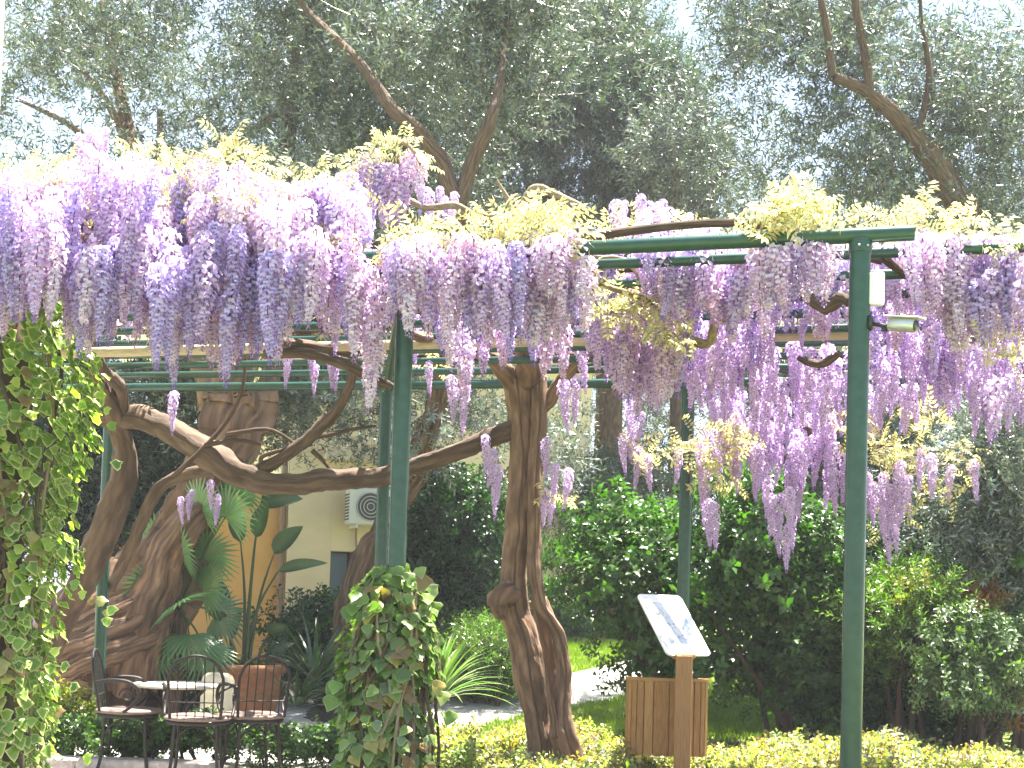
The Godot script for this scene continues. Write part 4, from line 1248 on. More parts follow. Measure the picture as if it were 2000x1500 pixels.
# ------------------------------------------------------------------ ivy
func build_ivy() -> void:
	var sets := []
	for k in 5:
		sets.append(ivy_mesh([Color(0.21, 0.33, 0.06), Color(0.34, 0.45, 0.07), Color(0.12, 0.21, 0.055), Color(0.43, 0.50, 0.11), Color(0.18, 0.28, 0.06)][k], [Color(0.72, 0.68, 0.36), Color(0.46, 0.56, 0.12), Color(0.74, 0.70, 0.44), Color(0.68, 0.66, 0.26), Color(0.28, 0.38, 0.09)][k], 0.3, true))
	sets.append(ivy_mesh(Color(0.44, 0.38, 0.14), Color(0.52, 0.46, 0.2), 0.2, true))
	sets.append(ivy_mesh(Color(0.26, 0.17, 0.08), Color(0.33, 0.24, 0.12), 0.2, true))
	var top := H(12, 545, TOP)
	var iv := thing("variegated_ivy", "tall column of variegated ivy smothering the left front post", "ivy", Vector3(top.x, 0, top.z))
	var xf := []
	# the column bulges: [height, radius]
	var shape := [0.0, 0.42, 0.5, 0.36, 1.0, 0.34, 1.4, 0.40, 1.9, 0.47, 2.4, 0.48, 2.8, 0.42, 3.1, 0.28]
	var nz := FastNoiseLite.new()
	nz.seed = 8
	nz.frequency = 0.8
	for k in 3600:
		var h := rng.randf_range(0.05, 3.05)
		var a := rng.randf_range(-2.2, 2.2)
		var o := Vector3(sin(a), 0, cos(a))
		var r := prof(shape, h) * (1.0 + 0.45 * nz.get_noise_3d(o.x * 2.0, h * 1.6, o.z * 2.0)) - 0.13 * pow(rng.randf(), 1.6)
		if nz.get_noise_3d(o.x * 3.0 + 7.0, h * 3.0, o.z * 3.0) < -0.27: continue
		var q := Vector3(top.x, h, top.z) + o * r
		var face := o + Vector3.UP * rng.randf_range(0.1, 0.9) + rv() * 0.55
		xf.append(facing(q, face, (Vector3.UP + rv() * 0.5).normalized(), rng.randf_range(0.06, 0.105)))
	# loose shoots reaching right
	for a in [[150, 1140], [165, 1160], [185, 1172], [205, 1172], [215, 1195], [225, 1190], [215, 1212], [200, 770], [215, 800], [225, 830], [195, 700], [235, 905], [110, 1270], [130, 1300], [150, 1340], [175, 1480], [120, 1390]]:
		xf.append(facing(P(a[0] * 0.97, a[1], 6.9 + rng.randf() * 0.3), Vector3(0, 0.5, 1) + rv() * 0.4, Vector3.UP + rv() * 0.4, rng.randf_range(0.05, 0.075)))
	for k in 14:
		var a := rng.randf_range(-1.8, 1.8)
		var pts := []
		var rad := []
		for j in 9:
			var h := 0.02 + j * 0.36
			var r := prof(shape, h) * 0.8
			pts.append(Vector3(top.x + sin(a) * r, h, top.z + cos(a) * r))
			rad.append(0.011)
			a += rng.randf_range(-0.35, 0.35)
		var b := MB.new()
		b.tube(smooth(pts, 3), smooth(rad, 3), 6)
		part("stem", b, iv, M("twig_bark" if k % 2 == 0 else "limb_bark"))
	var core := MB.new()
	core.lathe(Vector3(top.x, 0, top.z), [[0.18, 0.0], [0.14, 0.6], [0.13, 1.0], [0.16, 1.5], [0.19, 2.0], [0.17, 2.6], [0.08, 3.0]], 20)
	part("dead_stems", core, iv, M("limb_bark"))
	var cols := []
	for k in xf.size():
		var f := rng.randf_range(0.75, 1.4)
		cols.append(Color(f, f, f * 0.95))
	scatter(iv, "leaf", "leaves", sets, xf, cols, 299)

	# the pillar of plain ivy on the middle post
	var s2 := []
	for k in 5:
		s2.append(ivy_mesh([Color(0.17, 0.27, 0.06), Color(0.22, 0.32, 0.08), Color(0.12, 0.19, 0.06), Color(0.29, 0.37, 0.11), Color(0.17, 0.24, 0.07)][k], [Color(0.30, 0.38, 0.12), Color(0.42, 0.48, 0.18), Color(0.17, 0.26, 0.07), Color(0.50, 0.52, 0.24), Color(0.26, 0.32, 0.12)][k], 0.2, false))
	s2.append(ivy_mesh(Color(0.42, 0.34, 0.10), Color(0.48, 0.38, 0.13), 0.2, false))
	s2.append(ivy_mesh(Color(0.27, 0.17, 0.08), Color(0.34, 0.24, 0.13), 0.2, false))
	s2.append(ivy_mesh(Color(0.24, 0.30, 0.16), Color(0.44, 0.46, 0.30), 0.25, true))
	var mt := H(795, 500, TOP)
	var pv := thing("ivy_pillar", "rounded pillar of plain green ivy at the foot of the middle front post", "ivy", Vector3(mt.x, 0, mt.z))
	xf = []
	shape = [0.0, 0.28, 0.4, 0.27, 0.7, 0.25, 1.0, 0.25, 1.2, 0.22, 1.36, 0.16, 1.46, 0.06]
	for k in 1500:
		var h := 1.44 * pow(rng.randf(), 0.85)
		var a := rng.randf_range(-2.1, 2.1)
		var o := Vector3(sin(a), 0, cos(a))
		var r := prof(shape, h) * (1.0 + 0.5 * nz.get_noise_3d(o.x * 2.5 + 3.0, h * 2.2, o.z * 2.5)) - 0.14 * pow(rng.randf(), 1.4)
		if nz.get_noise_3d(o.x * 3.5 + 17.0, h * 3.5, o.z * 3.5) < -0.42: continue
		var q := Vector3(mt.x - 0.02, h, mt.z) + o * maxf(r, 0.05)
		xf.append(facing(q, o + Vector3.UP * rng.randf_range(0.2, 1.1) + rv() * 0.5, (Vector3.UP + rv() * 0.6).normalized(), rng.randf_range(0.05, 0.085)))
	for a in [[700, 1165], [690, 1185], [712, 1160], [680, 1195], [835, 1165], [850, 1185], [828, 1135], [800, 1128], [820, 1115], [845, 1150], [770, 1150], [655, 1340], [648, 1370], [650, 1345], [855, 1340], [865, 1360], [880, 1400], [690, 1320]]:
		xf.append(facing(P(a[0], a[1], 6.55 + rng.randf() * 0.2), Vector3(0, 0.6, 1) + rv() * 0.4, Vector3.UP + rv() * 0.4, rng.randf_range(0.07, 0.11)))
	for k in 24:
		var a := rng.randf_range(-1.6, 1.6)
		var pts := []
		var rad := []
		for j in 6:
			var h := 0.02 + j * 0.26
			var r := maxf(prof(shape, h) * rng.randf_range(0.6, 0.95), 0.04)
			pts.append(Vector3(mt.x + sin(a) * r, h, mt.z + cos(a) * r))
			rad.append(0.009)
			a += rng.randf_range(-0.5, 0.5)
		var b := MB.new()
		b.tube(smooth(pts, 3), smooth(rad, 3), 6)
		part("stem", b, pv, M("twig_bark" if k % 2 == 0 else "limb_bark"))
	cols = []
	for k in xf.size():
		var f := rng.randf_range(0.7, 1.3)
		cols.append(Color(f, f, f))
	scatter(pv, "leaf", "leaves", s2, xf, cols, 299)

# ------------------------------------------------------------------ trees
func build_trees() -> void:
	var sprig := olive_sprig("olive_leaf", Color(0.062, 0.082, 0.072), Color(0.19, 0.215, 0.205), 0.085, 0.022, 13)
	var dark := olive_sprig("dark_leaf", Color(0.042, 0.060, 0.048), Color(0.11, 0.135, 0.115), 0.075, 0.026, 20)
	# the ancient olive
	var fp := P(200, 1340, 12.9)
	var ol := thing("ancient_olive_tree", "ancient olive tree with huge gnarled leaning trunk behind the chairs", "olive tree", Vector3(fp.x, 0, fp.z))
	limb("trunk", ol, [[130, 1450, 12.90, 165], [145, 1380, 12.90, 155], [185, 1295, 12.90, 138], [236, 1210, 12.90, 112], [290, 1120, 12.90, 84], [345, 1040, 12.90, 54], [392, 970, 12.90, 48], [418, 910, 12.90, 50], [435, 850, 12.90, 60], [450, 790, 13.00, 68], [470, 720, 13.10, 62], [500, 640, 13.70, 48], [540, 520, 14.50, 36], [555, 380, 15.90, 20]], "olive_bark", 0.15, 6, 64, 12, 0.35)
	limb("trunk_fold", ol, [[250, 1330, 12.50, 52], [270, 1250, 12.40, 52], [292, 1180, 12.45, 44], [320, 1100, 12.50, 36], [362, 1030, 12.50, 32], [402, 985, 12.70, 24], [430, 930, 12.90, 16], [440, 880, 13.05, 8]], "olive_bark", 0.11, 5, 32, 10, 0.4)
	limb("trunk_fold", ol, [[180, 1350, 12.40, 50], [165, 1290, 12.40, 52], [180, 1210, 12.50, 40], [225, 1130, 12.65, 26], [280, 1080, 12.90, 14]], "olive_bark", 0.11, 5, 28, 10, 0.4)
	for l in [[[345, 1120, 13.00, 20], [300, 1195, 12.55, 34], [220, 1240, 12.20, 36], [140, 1272, 12.10, 34], [70, 1315, 12.10, 28], [10, 1360, 12.10, 24]], [[330, 1190, 12.90, 18], [285, 1245, 12.35, 26], [210, 1275, 12.05, 27], [150, 1305, 12.00, 22], [90, 1330, 12.00, 24], [40, 1370, 12.05, 18]], [[320, 1100, 12.90, 18], [275, 1170, 12.50, 27], [200, 1210, 12.25, 25], [130, 1240, 12.15, 22], [60, 1265, 12.10, 22], [-10, 1290, 12.10, 20]]]:
		limb("root", ol, l, "olive_bark", 0.11, 4, 22, 9, 0.8)
	for l in [[[470, 740, 13.00, 44], [520, 700, 13.50, 36], [600, 560, 15.10, 24], [640, 380, 16.60, 16], [690, 160, 17.70, 7], [720, -40, 18.10, 3]], [[440, 800, 13.00, 40], [380, 640, 13.70, 32], [300, 450, 15.30, 22], [250, 250, 16.70, 14], [200, 20, 17.70, 6], [190, -60, 17.90, 3]], [[540, 520, 14.50, 28], [560, 300, 16.30, 16], [590, 100, 16.90, 12], [640, -60, 17.30, 8]]]:
		limb("limb", ol, l, "olive_bark", 0.12, 4, 14, 6, 0.5)
	var cl := clumps_in(Vector3(-3.3, 7.4, -16.0), Vector3(3.5, 3.4, 2.0), 84, 0.55, 50)
	cl += clumps_in(Vector3(-3.2, 4.6, -14.6), Vector3(2.8, 1.2, 1.8), 26, 0.5, 80)
	crown(ol, "crown", sprig, cl)
	# the leaning olive at the right, with sky through its crown
	var f3 := P(1960, 800, 16.0)
	var o3 := thing("olive_tree", "olive tree with leaning brown trunk at the upper right against bright sky", "olive tree", Vector3(f3.x, 0, f3.z), "olive trees behind the pergola")
	limb("trunk", o3, [[2000, 1400, 16.0, 34], [1995, 900, 16.0, 32], [1940, 560, 16.0, 30], [1895, 435, 15.9, 28], [1855, 370, 15.8, 26], [1820, 310, 15.7, 23], [1775, 255, 15.6, 17], [1730, 210, 15.5, 16], [1685, 175, 15.4, 12], [1630, 150, 15.3, 9]], "tree_bark", 0.05, 4, 16, 8)
	limb("limb", o3, [[1700, 188, 15.4, 9], [1692, 120, 15.4, 9], [1680, 60, 15.3, 8], [1665, -30, 15.2, 7]], "tree_bark", 0.08, 3, 10)
	limb("limb", o3, [[1625, 150, 15.3, 8], [1618, 80, 15.3, 8], [1600, -20, 15.2, 6]], "tree_bark", 0.08, 3, 10)
	limb("limb", o3, [[1790, 270, 15.6, 8], [1815, 160, 15.7, 7], [1800, 40, 15.8, 4], [1795, -50, 15.8, 2]], "tree_bark", 0.08, 3, 10)
	cl = []
	for a in [[1660, 60, 5], [1620, 110, 5], [1580, 60, 4], [1700, 110, 4], [1440, 50, 4], [1400, 110, 3], [1490, 30, 4], [1560, 20, 3], [1640, 210, 4], [1610, 260, 2], [1720, 250, 4], [1760, 150, 3], [1830, 120, 3], [1800, 240, 4], [1760, 330, 5], [1700, 300, 3], [1680, 350, 3], [1870, 220, 5], [1930, 180, 4], [1980, 120, 3], [1900, 300, 5], [1960, 260, 5], [1980, 360, 6], [1930, 400, 5], [1780, 400, 4], [1840, 60, 2], [2010, 60, 3], [1500, 70, 3], [1740, 30, 3], [2020, 220, 5], [1700, 420, 4]]:
		for k in a[2]: cl.append([P(a[0] + rng.randf_range(-45, 45), a[1] + rng.randf_range(-40, 40), rng.randf_range(15.5, 17.6)), Vector3(0.36, 0.28, 0.36), 30, rng.randf_range(0.8, 1.25)])
	for a in [[1450, 200, 2], [1480, 260, 2], [1440, 300, 2], [1520, 330, 3], [1550, 240, 2], [1500, 380, 3], [1570, 380, 3], [1470, 150, 2]]:
		for k in a[2]: cl.append([P(a[0] + rng.randf_range(-35, 35), a[1] + rng.randf_range(-35, 35), rng.randf_range(16.5, 18.0)), Vector3(0.34, 0.26, 0.34), 13, 1.2])
	crown(o3, "crown", sprig, cl)
	# dense dark evergreen
	var f4 := P(1180, 900, 25.0)
	var o4 := thing("holm_oak_tree", "dense dark evergreen tree standing behind the centre of the pergola", "tree", Vector3(f4.x, 0, f4.z))
	limb("trunk", o4, [[1190, 1260, 25.0, 30], [1190, 700, 25.0, 26], [1200, 300, 25.0, 18], [1200, 100, 25.0, 10]], "tree_bark", 0.1, 4, 14)
	cl = clumps_in(P(1170, 330, 25.0), Vector3(2.1, 3.3, 1.4), 64, 0.6, 80, 0.3)
	cl += clumps_in(P(1280, 230, 24.0), Vector3(0.9, 1.2, 0.8), 22, 0.5, 90, 0.2)
	cl += clumps_in(P(1080, 220, 24.0), Vector3(0.9, 0.8, 0.8), 14, 0.5, 80, 0.2)
	crown(o4, "crown", dark, cl)
	# olives further back that close the view
	for a in [[330, 300, 24.0, 4.6, 3.0, 52, "pale olive tree far behind the left racemes"], [960, 120, 27.0, 3.6, 2.4, 44, "pale olive tree whose crown tops the dark evergreen"], [1330, 430, 23.0, 1.2, 2.2, 26, "loose olive tree right of the dark evergreen"], [1780, 540, 26.0, 3.6, 1.2, 44, "low grey olive tree beyond the leaning trunk"], [700, 560, 26.0, 4.5, 1.6, 50, "low olive tree crown above the cream house"], [1640, 740, 30.0, 8.5, 1.9, 120, "far line of olive foliage seen under the rafters at right"]]:
		var c := P(a[0], a[1], a[2])
		var t := thing("olive_tree", a[6], "olive tree", Vector3(c.x, 0, c.z), "olive trees behind the pergola")
		limb3("trunk", t, [Vector3(c.x + 0.3, 0.0, c.z), Vector3(c.x + 0.1, c.y * 0.4, c.z), Vector3(c.x, c.y * 0.8, c.z), Vector3(c.x - 0.2, c.y + 0.8, c.z)], [0.24, 0.2, 0.15, 0.06], "tree_bark", 0.1, 4, 12)
		for k in 4:
			var an := k * 1.6 + 0.4
			limb3("limb", t, [Vector3(c.x, c.y * 0.75, c.z), Vector3(c.x + cos(an) * a[3] * 0.35, c.y + 0.2, c.z + sin(an)), Vector3(c.x + cos(an) * a[3] * 0.75, c.y + a[4] * 0.4, c.z + sin(an) * 1.6)], [0.11, 0.07, 0.03], "tree_bark", 0.1, 3, 8)
		crown(t, "crown", sprig, clumps_in(c, Vector3(a[3], a[4], 1.8), a[5], 0.72, 62, 0.15), 1.0, 1.6)
	# the low drooping olive at the right edge
	var f6 := P(1990, 1200, 12.2)
	var o6 := thing("young_olive_tree", "young olive tree with drooping pale sprays at the right edge", "olive tree", Vector3(f6.x, 0, f6.z))
	limb("trunk", o6, [[2040, 1450, 12.4, 16], [2020, 1200, 12.3, 14], [1990, 950, 12.2, 12], [1950, 800, 12.1, 8]], "tree_bark", 0.08, 3, 10)
	limb("limb", o6, [[2000, 1000, 12.2, 9], [1930, 900, 12.0, 7], [1850, 900, 11.8, 5], [1800, 960, 11.7, 3]], "tree_bark", 0.08, 3, 8)
	cl = []
	for a in [[1800, 960, 2], [1830, 1010, 3], [1870, 960, 4], [1900, 1020, 5], [1940, 940, 5], [1970, 1020, 5], [1990, 900, 5], [1960, 850, 6], [1990, 800, 5], [1930, 880, 5], [1980, 960, 6], [1870, 880, 3], [1790, 1040, 2], [1850, 1090, 3], [1900, 1110, 3], [1995, 1080, 4]]:
		for k in a[2]: cl.append([P(a[0] + rng.randf_range(-35, 35), a[1] + rng.randf_range(-35, 35), rng.randf_range(11.6, 12.8)), Vector3(0.22, 0.26, 0.22), 20, rng.randf_range(0.9, 1.5)])
	crown(o6, "crown", sprig, cl, 0.7, 1.1, -0.6)
	# the forked olive: its trunk leans behind the middle posts and forks above the pergola
	var o7 := thing("olive_tree", "olive tree with brown trunk forking in a V above the pergola", "olive tree", Vector3(P(700, 1360, 14.8).x, 0, -14.8), "olive trees behind the pergola")
	limb("trunk", o7, [[690, 1370, 14.8, 44], [704, 1260, 14.8, 44], [708, 1180, 14.8, 42], [716, 1100, 14.8, 32], [745, 1040, 14.8, 22], [780, 980, 14.7, 20], [812, 930, 14.6, 22], [834, 860, 14.4, 22], [862, 740, 13.9, 20], [882, 560, 13.4, 19], [893, 385, 13.0, 19]], "olive_bark", 0.12, 5, 24, 10)
	limb("limb", o7, [[893, 402, 13.0, 17], [862, 315, 12.95, 16], [820, 260, 12.9, 15], [770, 215, 12.9, 13], [700, 120, 13.2, 9], [600, 20, 13.8, 6], [540, -60, 14.0, 3]], "tree_bark", 0.1, 3, 12)
	limb("limb", o7, [[896, 402, 13.0, 16], [925, 315, 12.95, 14], [955, 240, 12.9, 13], [975, 170, 13.1, 9], [990, 40, 13.6, 5], [1000, -60, 13.8, 3]], "tree_bark", 0.1, 3, 12)
	cl = []
	for a in [[520, 800, 4], [580, 790, 5], [640, 780, 4], [700, 790, 4], [560, 850, 2], [720, 850, 4], [600, 720, 5], [680, 720, 5], [830, 830, 3], [870, 790, 5], [920, 780, 5], [960, 820, 3], [850, 880, 2], [760, 760, 4], [1100, 820, 3], [1090, 900, 3], [540, 720, 4], [930, 700, 5]]:
		for k in a[2]: cl.append([P(a[0] + rng.randf_range(-35, 35), a[1] + rng.randf_range(-30, 30), rng.randf_range(13.8, 15.6)), Vector3(0.26, 0.24, 0.26), 16, rng.randf_range(0.9, 1.6)])
	crown(o7, "hanging_sprays", sprig, cl, 0.7, 1.1, -0.3)
	cl = clumps_in(Vector3(-1.7, 9.0, -17.4), Vector3(2.1, 2.8, 1.6), 58, 0.58, 62)
	cl += clumps_in(Vector3(-1.5, 6.0, -17.8), Vector3(1.9, 1.5, 1.0), 22, 0.6, 64)
	cl += clumps_in(P(950, 90, 13.8), Vector3(1.3, 0.7, 0.6), 16, 0.4, 60)
	crown(o7, "crown", sprig, cl)

# ------------------------------------------------------------------ shrubs and low plants
func shrub(n: String, label: String, mesh: ArrayMesh, at: Vector3, clumps: Array, smin := 0.8, smax := 1.25, stems := 5, group := "") -> Node3D:
	var t := thing(n, label, "shrub", Vector3(at.x, ground_h(at.x, at.z), at.z), group)
	for k in stems:
		var c: Vector3 = clumps[rng.randi() % clumps.size()][0]
		var b := Vector3(at.x + rng.randf_range(-0.15, 0.15), ground_h(at.x, at.z) - 0.03, at.z + rng.randf_range(-0.1, 0.1))
		limb3("stem", t, [b, b.lerp(c, 0.5) + rv() * 0.1, c], [0.03, 0.022, 0.01], "tree_bark", 0.1, 2, 7)
	crown(t, "foliage", mesh, clumps, smin, smax)
	return t

func px_clumps(list: Array, d0: float, d1: float, rad: float, count: int, jitter := 30.0) -> Array:
	var out := []
	for a in list:
		for k in a[2]:
			out.append([P(a[0] + rng.randf_range(-jitter, jitter), a[1] + rng.randf_range(-jitter, jitter), rng.randf_range(d0, d1)), Vector3(rad, rad * 0.85, rad), count, rng.randf_range(0.7, 1.3)])
	return out

func build_shrubs() -> void:
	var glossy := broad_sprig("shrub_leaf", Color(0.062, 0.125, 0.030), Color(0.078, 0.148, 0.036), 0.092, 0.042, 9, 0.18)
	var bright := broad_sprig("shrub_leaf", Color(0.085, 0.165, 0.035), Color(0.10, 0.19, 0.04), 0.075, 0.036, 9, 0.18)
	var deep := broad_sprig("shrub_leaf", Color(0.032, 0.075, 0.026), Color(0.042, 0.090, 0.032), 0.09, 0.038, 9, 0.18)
	var bluish := olive_sprig("dark_leaf", Color(0.050, 0.080, 0.060), Color(0.10, 0.13, 0.11), 0.06, 0.018)
	var feather := olive_sprig("shrub_leaf", Color(0.14, 0.22, 0.05), Color(0.20, 0.28, 0.08), 0.06, 0.014, 24)
	var pale := broad_sprig("shrub_leaf", Color(0.15, 0.22, 0.10), Color(0.24, 0.30, 0.17), 0.07, 0.026, 10, 0.18)
	var coppery := broad_sprig("hedge_leaf", Color(0.34, 0.13, 0.05), Color(0.40, 0.19, 0.06), 0.09, 0.026, 9, 0.18)
	var golden := broad_sprig("hedge_leaf", Color(0.22, 0.24, 0.035), Color(0.28, 0.28, 0.05), 0.08, 0.028, 9, 0.18)
	shrub("glossy_shrub", "broad glossy green shrub right behind the information lectern", glossy, P(1330, 1420, 12.8), px_clumps([[1130, 1100, 3], [1180, 1030, 3], [1180, 1150, 4], [1240, 1040, 4], [1260, 1120, 4], [1230, 1190, 4], [1300, 1060, 4], [1320, 1160, 4], [1300, 1250, 4], [1250, 1270, 3], [1270, 1310, 2]], 12.2, 13.4, 0.30, 30), 0.8, 1.25, 6)
	shrub("glossy_shrub", "tall glossy shrub with sunlit top between the two right posts", glossy, P(1540, 1420, 12.2), px_clumps([[1420, 1000, 3], [1480, 1000, 4], [1440, 1080, 4], [1380, 1110, 3], [1500, 1090, 4], [1560, 1050, 4], [1560, 1150, 5], [1460, 1180, 5], [1400, 1220, 4], [1520, 1240, 5], [1600, 1120, 4], [1620, 1210, 5], [1580, 1300, 5], [1450, 1280, 4], [1510, 1340, 3], [1630, 1310, 4], [1390, 1290, 3], [1600, 1380, 3], [1660, 1160, 3], [1680, 1260, 3]], 11.8, 13.0, 0.30, 30), 0.8, 1.25, 9)
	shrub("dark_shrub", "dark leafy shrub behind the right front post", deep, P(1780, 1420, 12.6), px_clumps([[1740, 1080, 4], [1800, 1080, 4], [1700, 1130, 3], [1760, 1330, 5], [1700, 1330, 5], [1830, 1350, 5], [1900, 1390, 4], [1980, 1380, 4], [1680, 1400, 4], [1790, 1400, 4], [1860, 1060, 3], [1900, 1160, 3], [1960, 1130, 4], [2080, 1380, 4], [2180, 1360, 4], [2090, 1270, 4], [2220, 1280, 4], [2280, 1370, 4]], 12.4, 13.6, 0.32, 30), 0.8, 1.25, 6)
	shrub("golden_shrub", "feathery shrub with golden tips beside the right front post", feather, P(1760, 1420, 11.6), px_clumps([[1740, 1200, 4], [1790, 1190, 4], [1830, 1210, 3], [1750, 1260, 4], [1800, 1280, 3], [1720, 1240, 3]], 11.3, 12.0, 0.24, 44) , 0.8, 1.2, 5)
	var g2 := thing("golden_shoots", "golden young shoots topping the feathery shrub at right", "shrub", P(1790, 1210, 11.4))
	crown(g2, "foliage", golden, px_clumps([[1760, 1175, 2], [1800, 1170, 3], [1840, 1185, 2]], 11.2, 11.6, 0.14, 20, 18), 0.6, 0.9, 0.6)
	shrub("coppery_shrub", "shrub with a fan of coppery orange young leaves at right", coppery, P(1890, 1420, 11.8), px_clumps([[1890, 1190, 3], [1920, 1195, 3], [1860, 1185, 2], [1990, 1290, 2], [1975, 1400, 1]], 11.5, 11.9, 0.13, 18, 16), 0.7, 1.1, 5)
	shrub("silvery_shrub", "shrub with pale silvery leaves at the right edge", pale, P(1900, 1430, 11.2), px_clumps([[1850, 1260, 3], [1890, 1250, 3], [1930, 1270, 4], [1880, 1310, 5], [1920, 1330, 4], [1860, 1350, 3], [1970, 1260, 4], [1990, 1330, 3]], 10.9, 11.6, 0.20, 36, 24), 0.7, 1.1, 5)
	shrub("green_shrub", "leafy green shrub at the far right edge under the drooping olive", bright, P(1980, 1430, 12.4), px_clumps([[1960, 1160, 4], [1990, 1110, 4], [1940, 1200, 3], [1995, 1200, 4]], 12.0, 12.8, 0.25, 46), 0.8, 1.2, 4)
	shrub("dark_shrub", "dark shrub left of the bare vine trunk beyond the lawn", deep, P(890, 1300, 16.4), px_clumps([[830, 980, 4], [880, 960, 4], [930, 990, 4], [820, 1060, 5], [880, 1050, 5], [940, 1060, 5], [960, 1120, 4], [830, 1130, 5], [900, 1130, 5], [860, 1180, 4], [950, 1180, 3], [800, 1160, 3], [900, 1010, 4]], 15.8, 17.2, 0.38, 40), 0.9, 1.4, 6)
	shrub("bluish_shrub", "grey blue feathery shrub right of the bare vine trunk", bluish, P(1130, 1250, 21.8), px_clumps([[1080, 1010, 4], [1130, 960, 4], [1180, 930, 4], [1230, 960, 4], [1280, 920, 4], [1100, 1080, 4], [1150, 1040, 4], [1200, 1010, 4], [1090, 1150, 3], [1130, 1130, 3], [1320, 980, 3]], 21.2, 22.6, 0.46, 76), 0.9, 1.3, 6)
	shrub("bluish_shrub", "grey green shrub under the far racemes at right", bluish, P(1500, 1250, 15.5), px_clumps([[1420, 940, 4], [1480, 920, 4], [1560, 930, 4], [1640, 960, 4], [1720, 980, 4], [1800, 940, 4], [1600, 1000, 4], [1720, 900, 4], [1850, 1000, 4], [1960, 960, 4], [2060, 940, 4], [2160, 980, 4], [2100, 1060, 4], [2230, 1040, 4], [2010, 1080, 4], [2200, 1120, 4]], 14.8, 16.2, 0.36, 56), 0.9, 1.3, 6)
	shrub("rounded_shrub", "sunny yellow green rounded shrub beyond the strap leaves", bright, P(930, 1260, 20.4), px_clumps([[900, 1215, 3], [930, 1205, 4], [965, 1215, 3], [990, 1225, 2], [945, 1235, 3]], 20.2, 20.9, 0.22, 46, 14), 0.8, 1.2, 4)
	shrub("rounded_shrub", "soft green rounded shrub directly right of the bare trunk", bright, P(1100, 1265, 21.4), px_clumps([[1075, 1215, 4], [1110, 1230, 5], [1090, 1250, 4], [1130, 1250, 3]], 21.1, 21.9, 0.26, 56, 14), 0.8, 1.2, 4)
	shrub("spreading_conifer", "low feathery spreading conifer left of the bare trunk", feather, P(950, 1400, 14.6), px_clumps([[905, 1280, 4], [950, 1275, 4], [1000, 1275, 4], [930, 1300, 5], [980, 1305, 5], [900, 1320, 4], [960, 1325, 4], [1005, 1310, 3]], 14.4, 15.4, 0.24, 50, 18), 0.7, 1.1, 4)
	# deep shade plants left of the middle post
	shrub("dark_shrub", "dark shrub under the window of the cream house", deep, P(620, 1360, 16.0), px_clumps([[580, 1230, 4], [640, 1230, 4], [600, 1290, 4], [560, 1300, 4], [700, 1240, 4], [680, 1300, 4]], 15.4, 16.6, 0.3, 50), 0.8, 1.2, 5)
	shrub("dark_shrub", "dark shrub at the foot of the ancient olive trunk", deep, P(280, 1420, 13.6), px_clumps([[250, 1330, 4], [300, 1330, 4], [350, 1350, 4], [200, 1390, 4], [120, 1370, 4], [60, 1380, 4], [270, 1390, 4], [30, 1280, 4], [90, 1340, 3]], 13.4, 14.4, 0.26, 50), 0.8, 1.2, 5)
	shrub("olive_thicket", "pale olive thicket glimpsed behind the old trunk at left", bluish, P(290, 1100, 16.0), px_clumps([[270, 930, 5], [310, 900, 4], [250, 1000, 4], [290, 1050, 4], [230, 880, 4], [330, 850, 4], [100, 900, 4], [60, 1050, 4], [420, 820, 3], [180, 950, 4], [130, 1100, 3], [170, 890, 4], [160, 950, 4], [190, 1010, 4], [140, 1010, 4], [100, 740, 5], [180, 780, 5], [40, 800, 5], [140, 850, 5], [300, 780, 4], [240, 960, 4], [560, 740, 4]], 15.4, 16.6, 0.34, 60), 0.9, 1.3, 5)
	shrub("sunlit_shrub", "small sunlit yellow green shrub below the ancient olive", golden, P(120, 1460, 10.2), px_clumps([[80, 1385, 3], [110, 1378, 3], [140, 1395, 3], [165, 1410, 2], [95, 1400, 2]], 10.0, 10.4, 0.09, 13, 14), 0.55, 0.85, 4)
	# hedges: the low band behind the chairs and the bright cover on the right
	var hedge := broad_sprig("hedge_leaf", Color(0.060, 0.125, 0.028), Color(0.075, 0.15, 0.035), 0.05, 0.026, 9, 0.12)
	var hg := thing("clipped_hedge", "low green clipped hedge behind the chairs and the kerb", "hedge", Vector3(-2.8, 0, -9.9))
	var xf := []
	var cols := []
	for k in 2600:
		var q := Vector3(rng.randf_range(-4.4, -0.75), 0.0, rng.randf_range(-10.35, -9.6))
		q.y = 0.28 * pow(rng.randf(), 0.5) + 0.05 * sin(q.x * 5.0)
		xf.append(grow(q, Vector3.UP + rv() * 0.9 + Vector3(0, 0, 0.5), rng.randf_range(0.7, 1.15)))
		var f := rng.randf_range(0.7, 1.35)
		cols.append(Color(f, f, f * 0.9))
	scatter(hg, "sprig", "foliage", [hedge], xf, cols, 120)
	var vs := []
	for k in 3:
		vs.append(broad_sprig("hedge_leaf", [Color(0.25, 0.31, 0.06), Color(0.30, 0.33, 0.09), Color(0.18, 0.28, 0.05)][k], [Color(0.44, 0.45, 0.24), Color(0.52, 0.49, 0.32), Color(0.30, 0.38, 0.12)][k], 0.058, 0.03, 10, 0.13))
	var gc := thing("variegated_hedge", "bright variegated low hedge filling the lower right foreground", "hedge", Vector3(1.8, 0, -10.2))
	xf = []
	cols = []
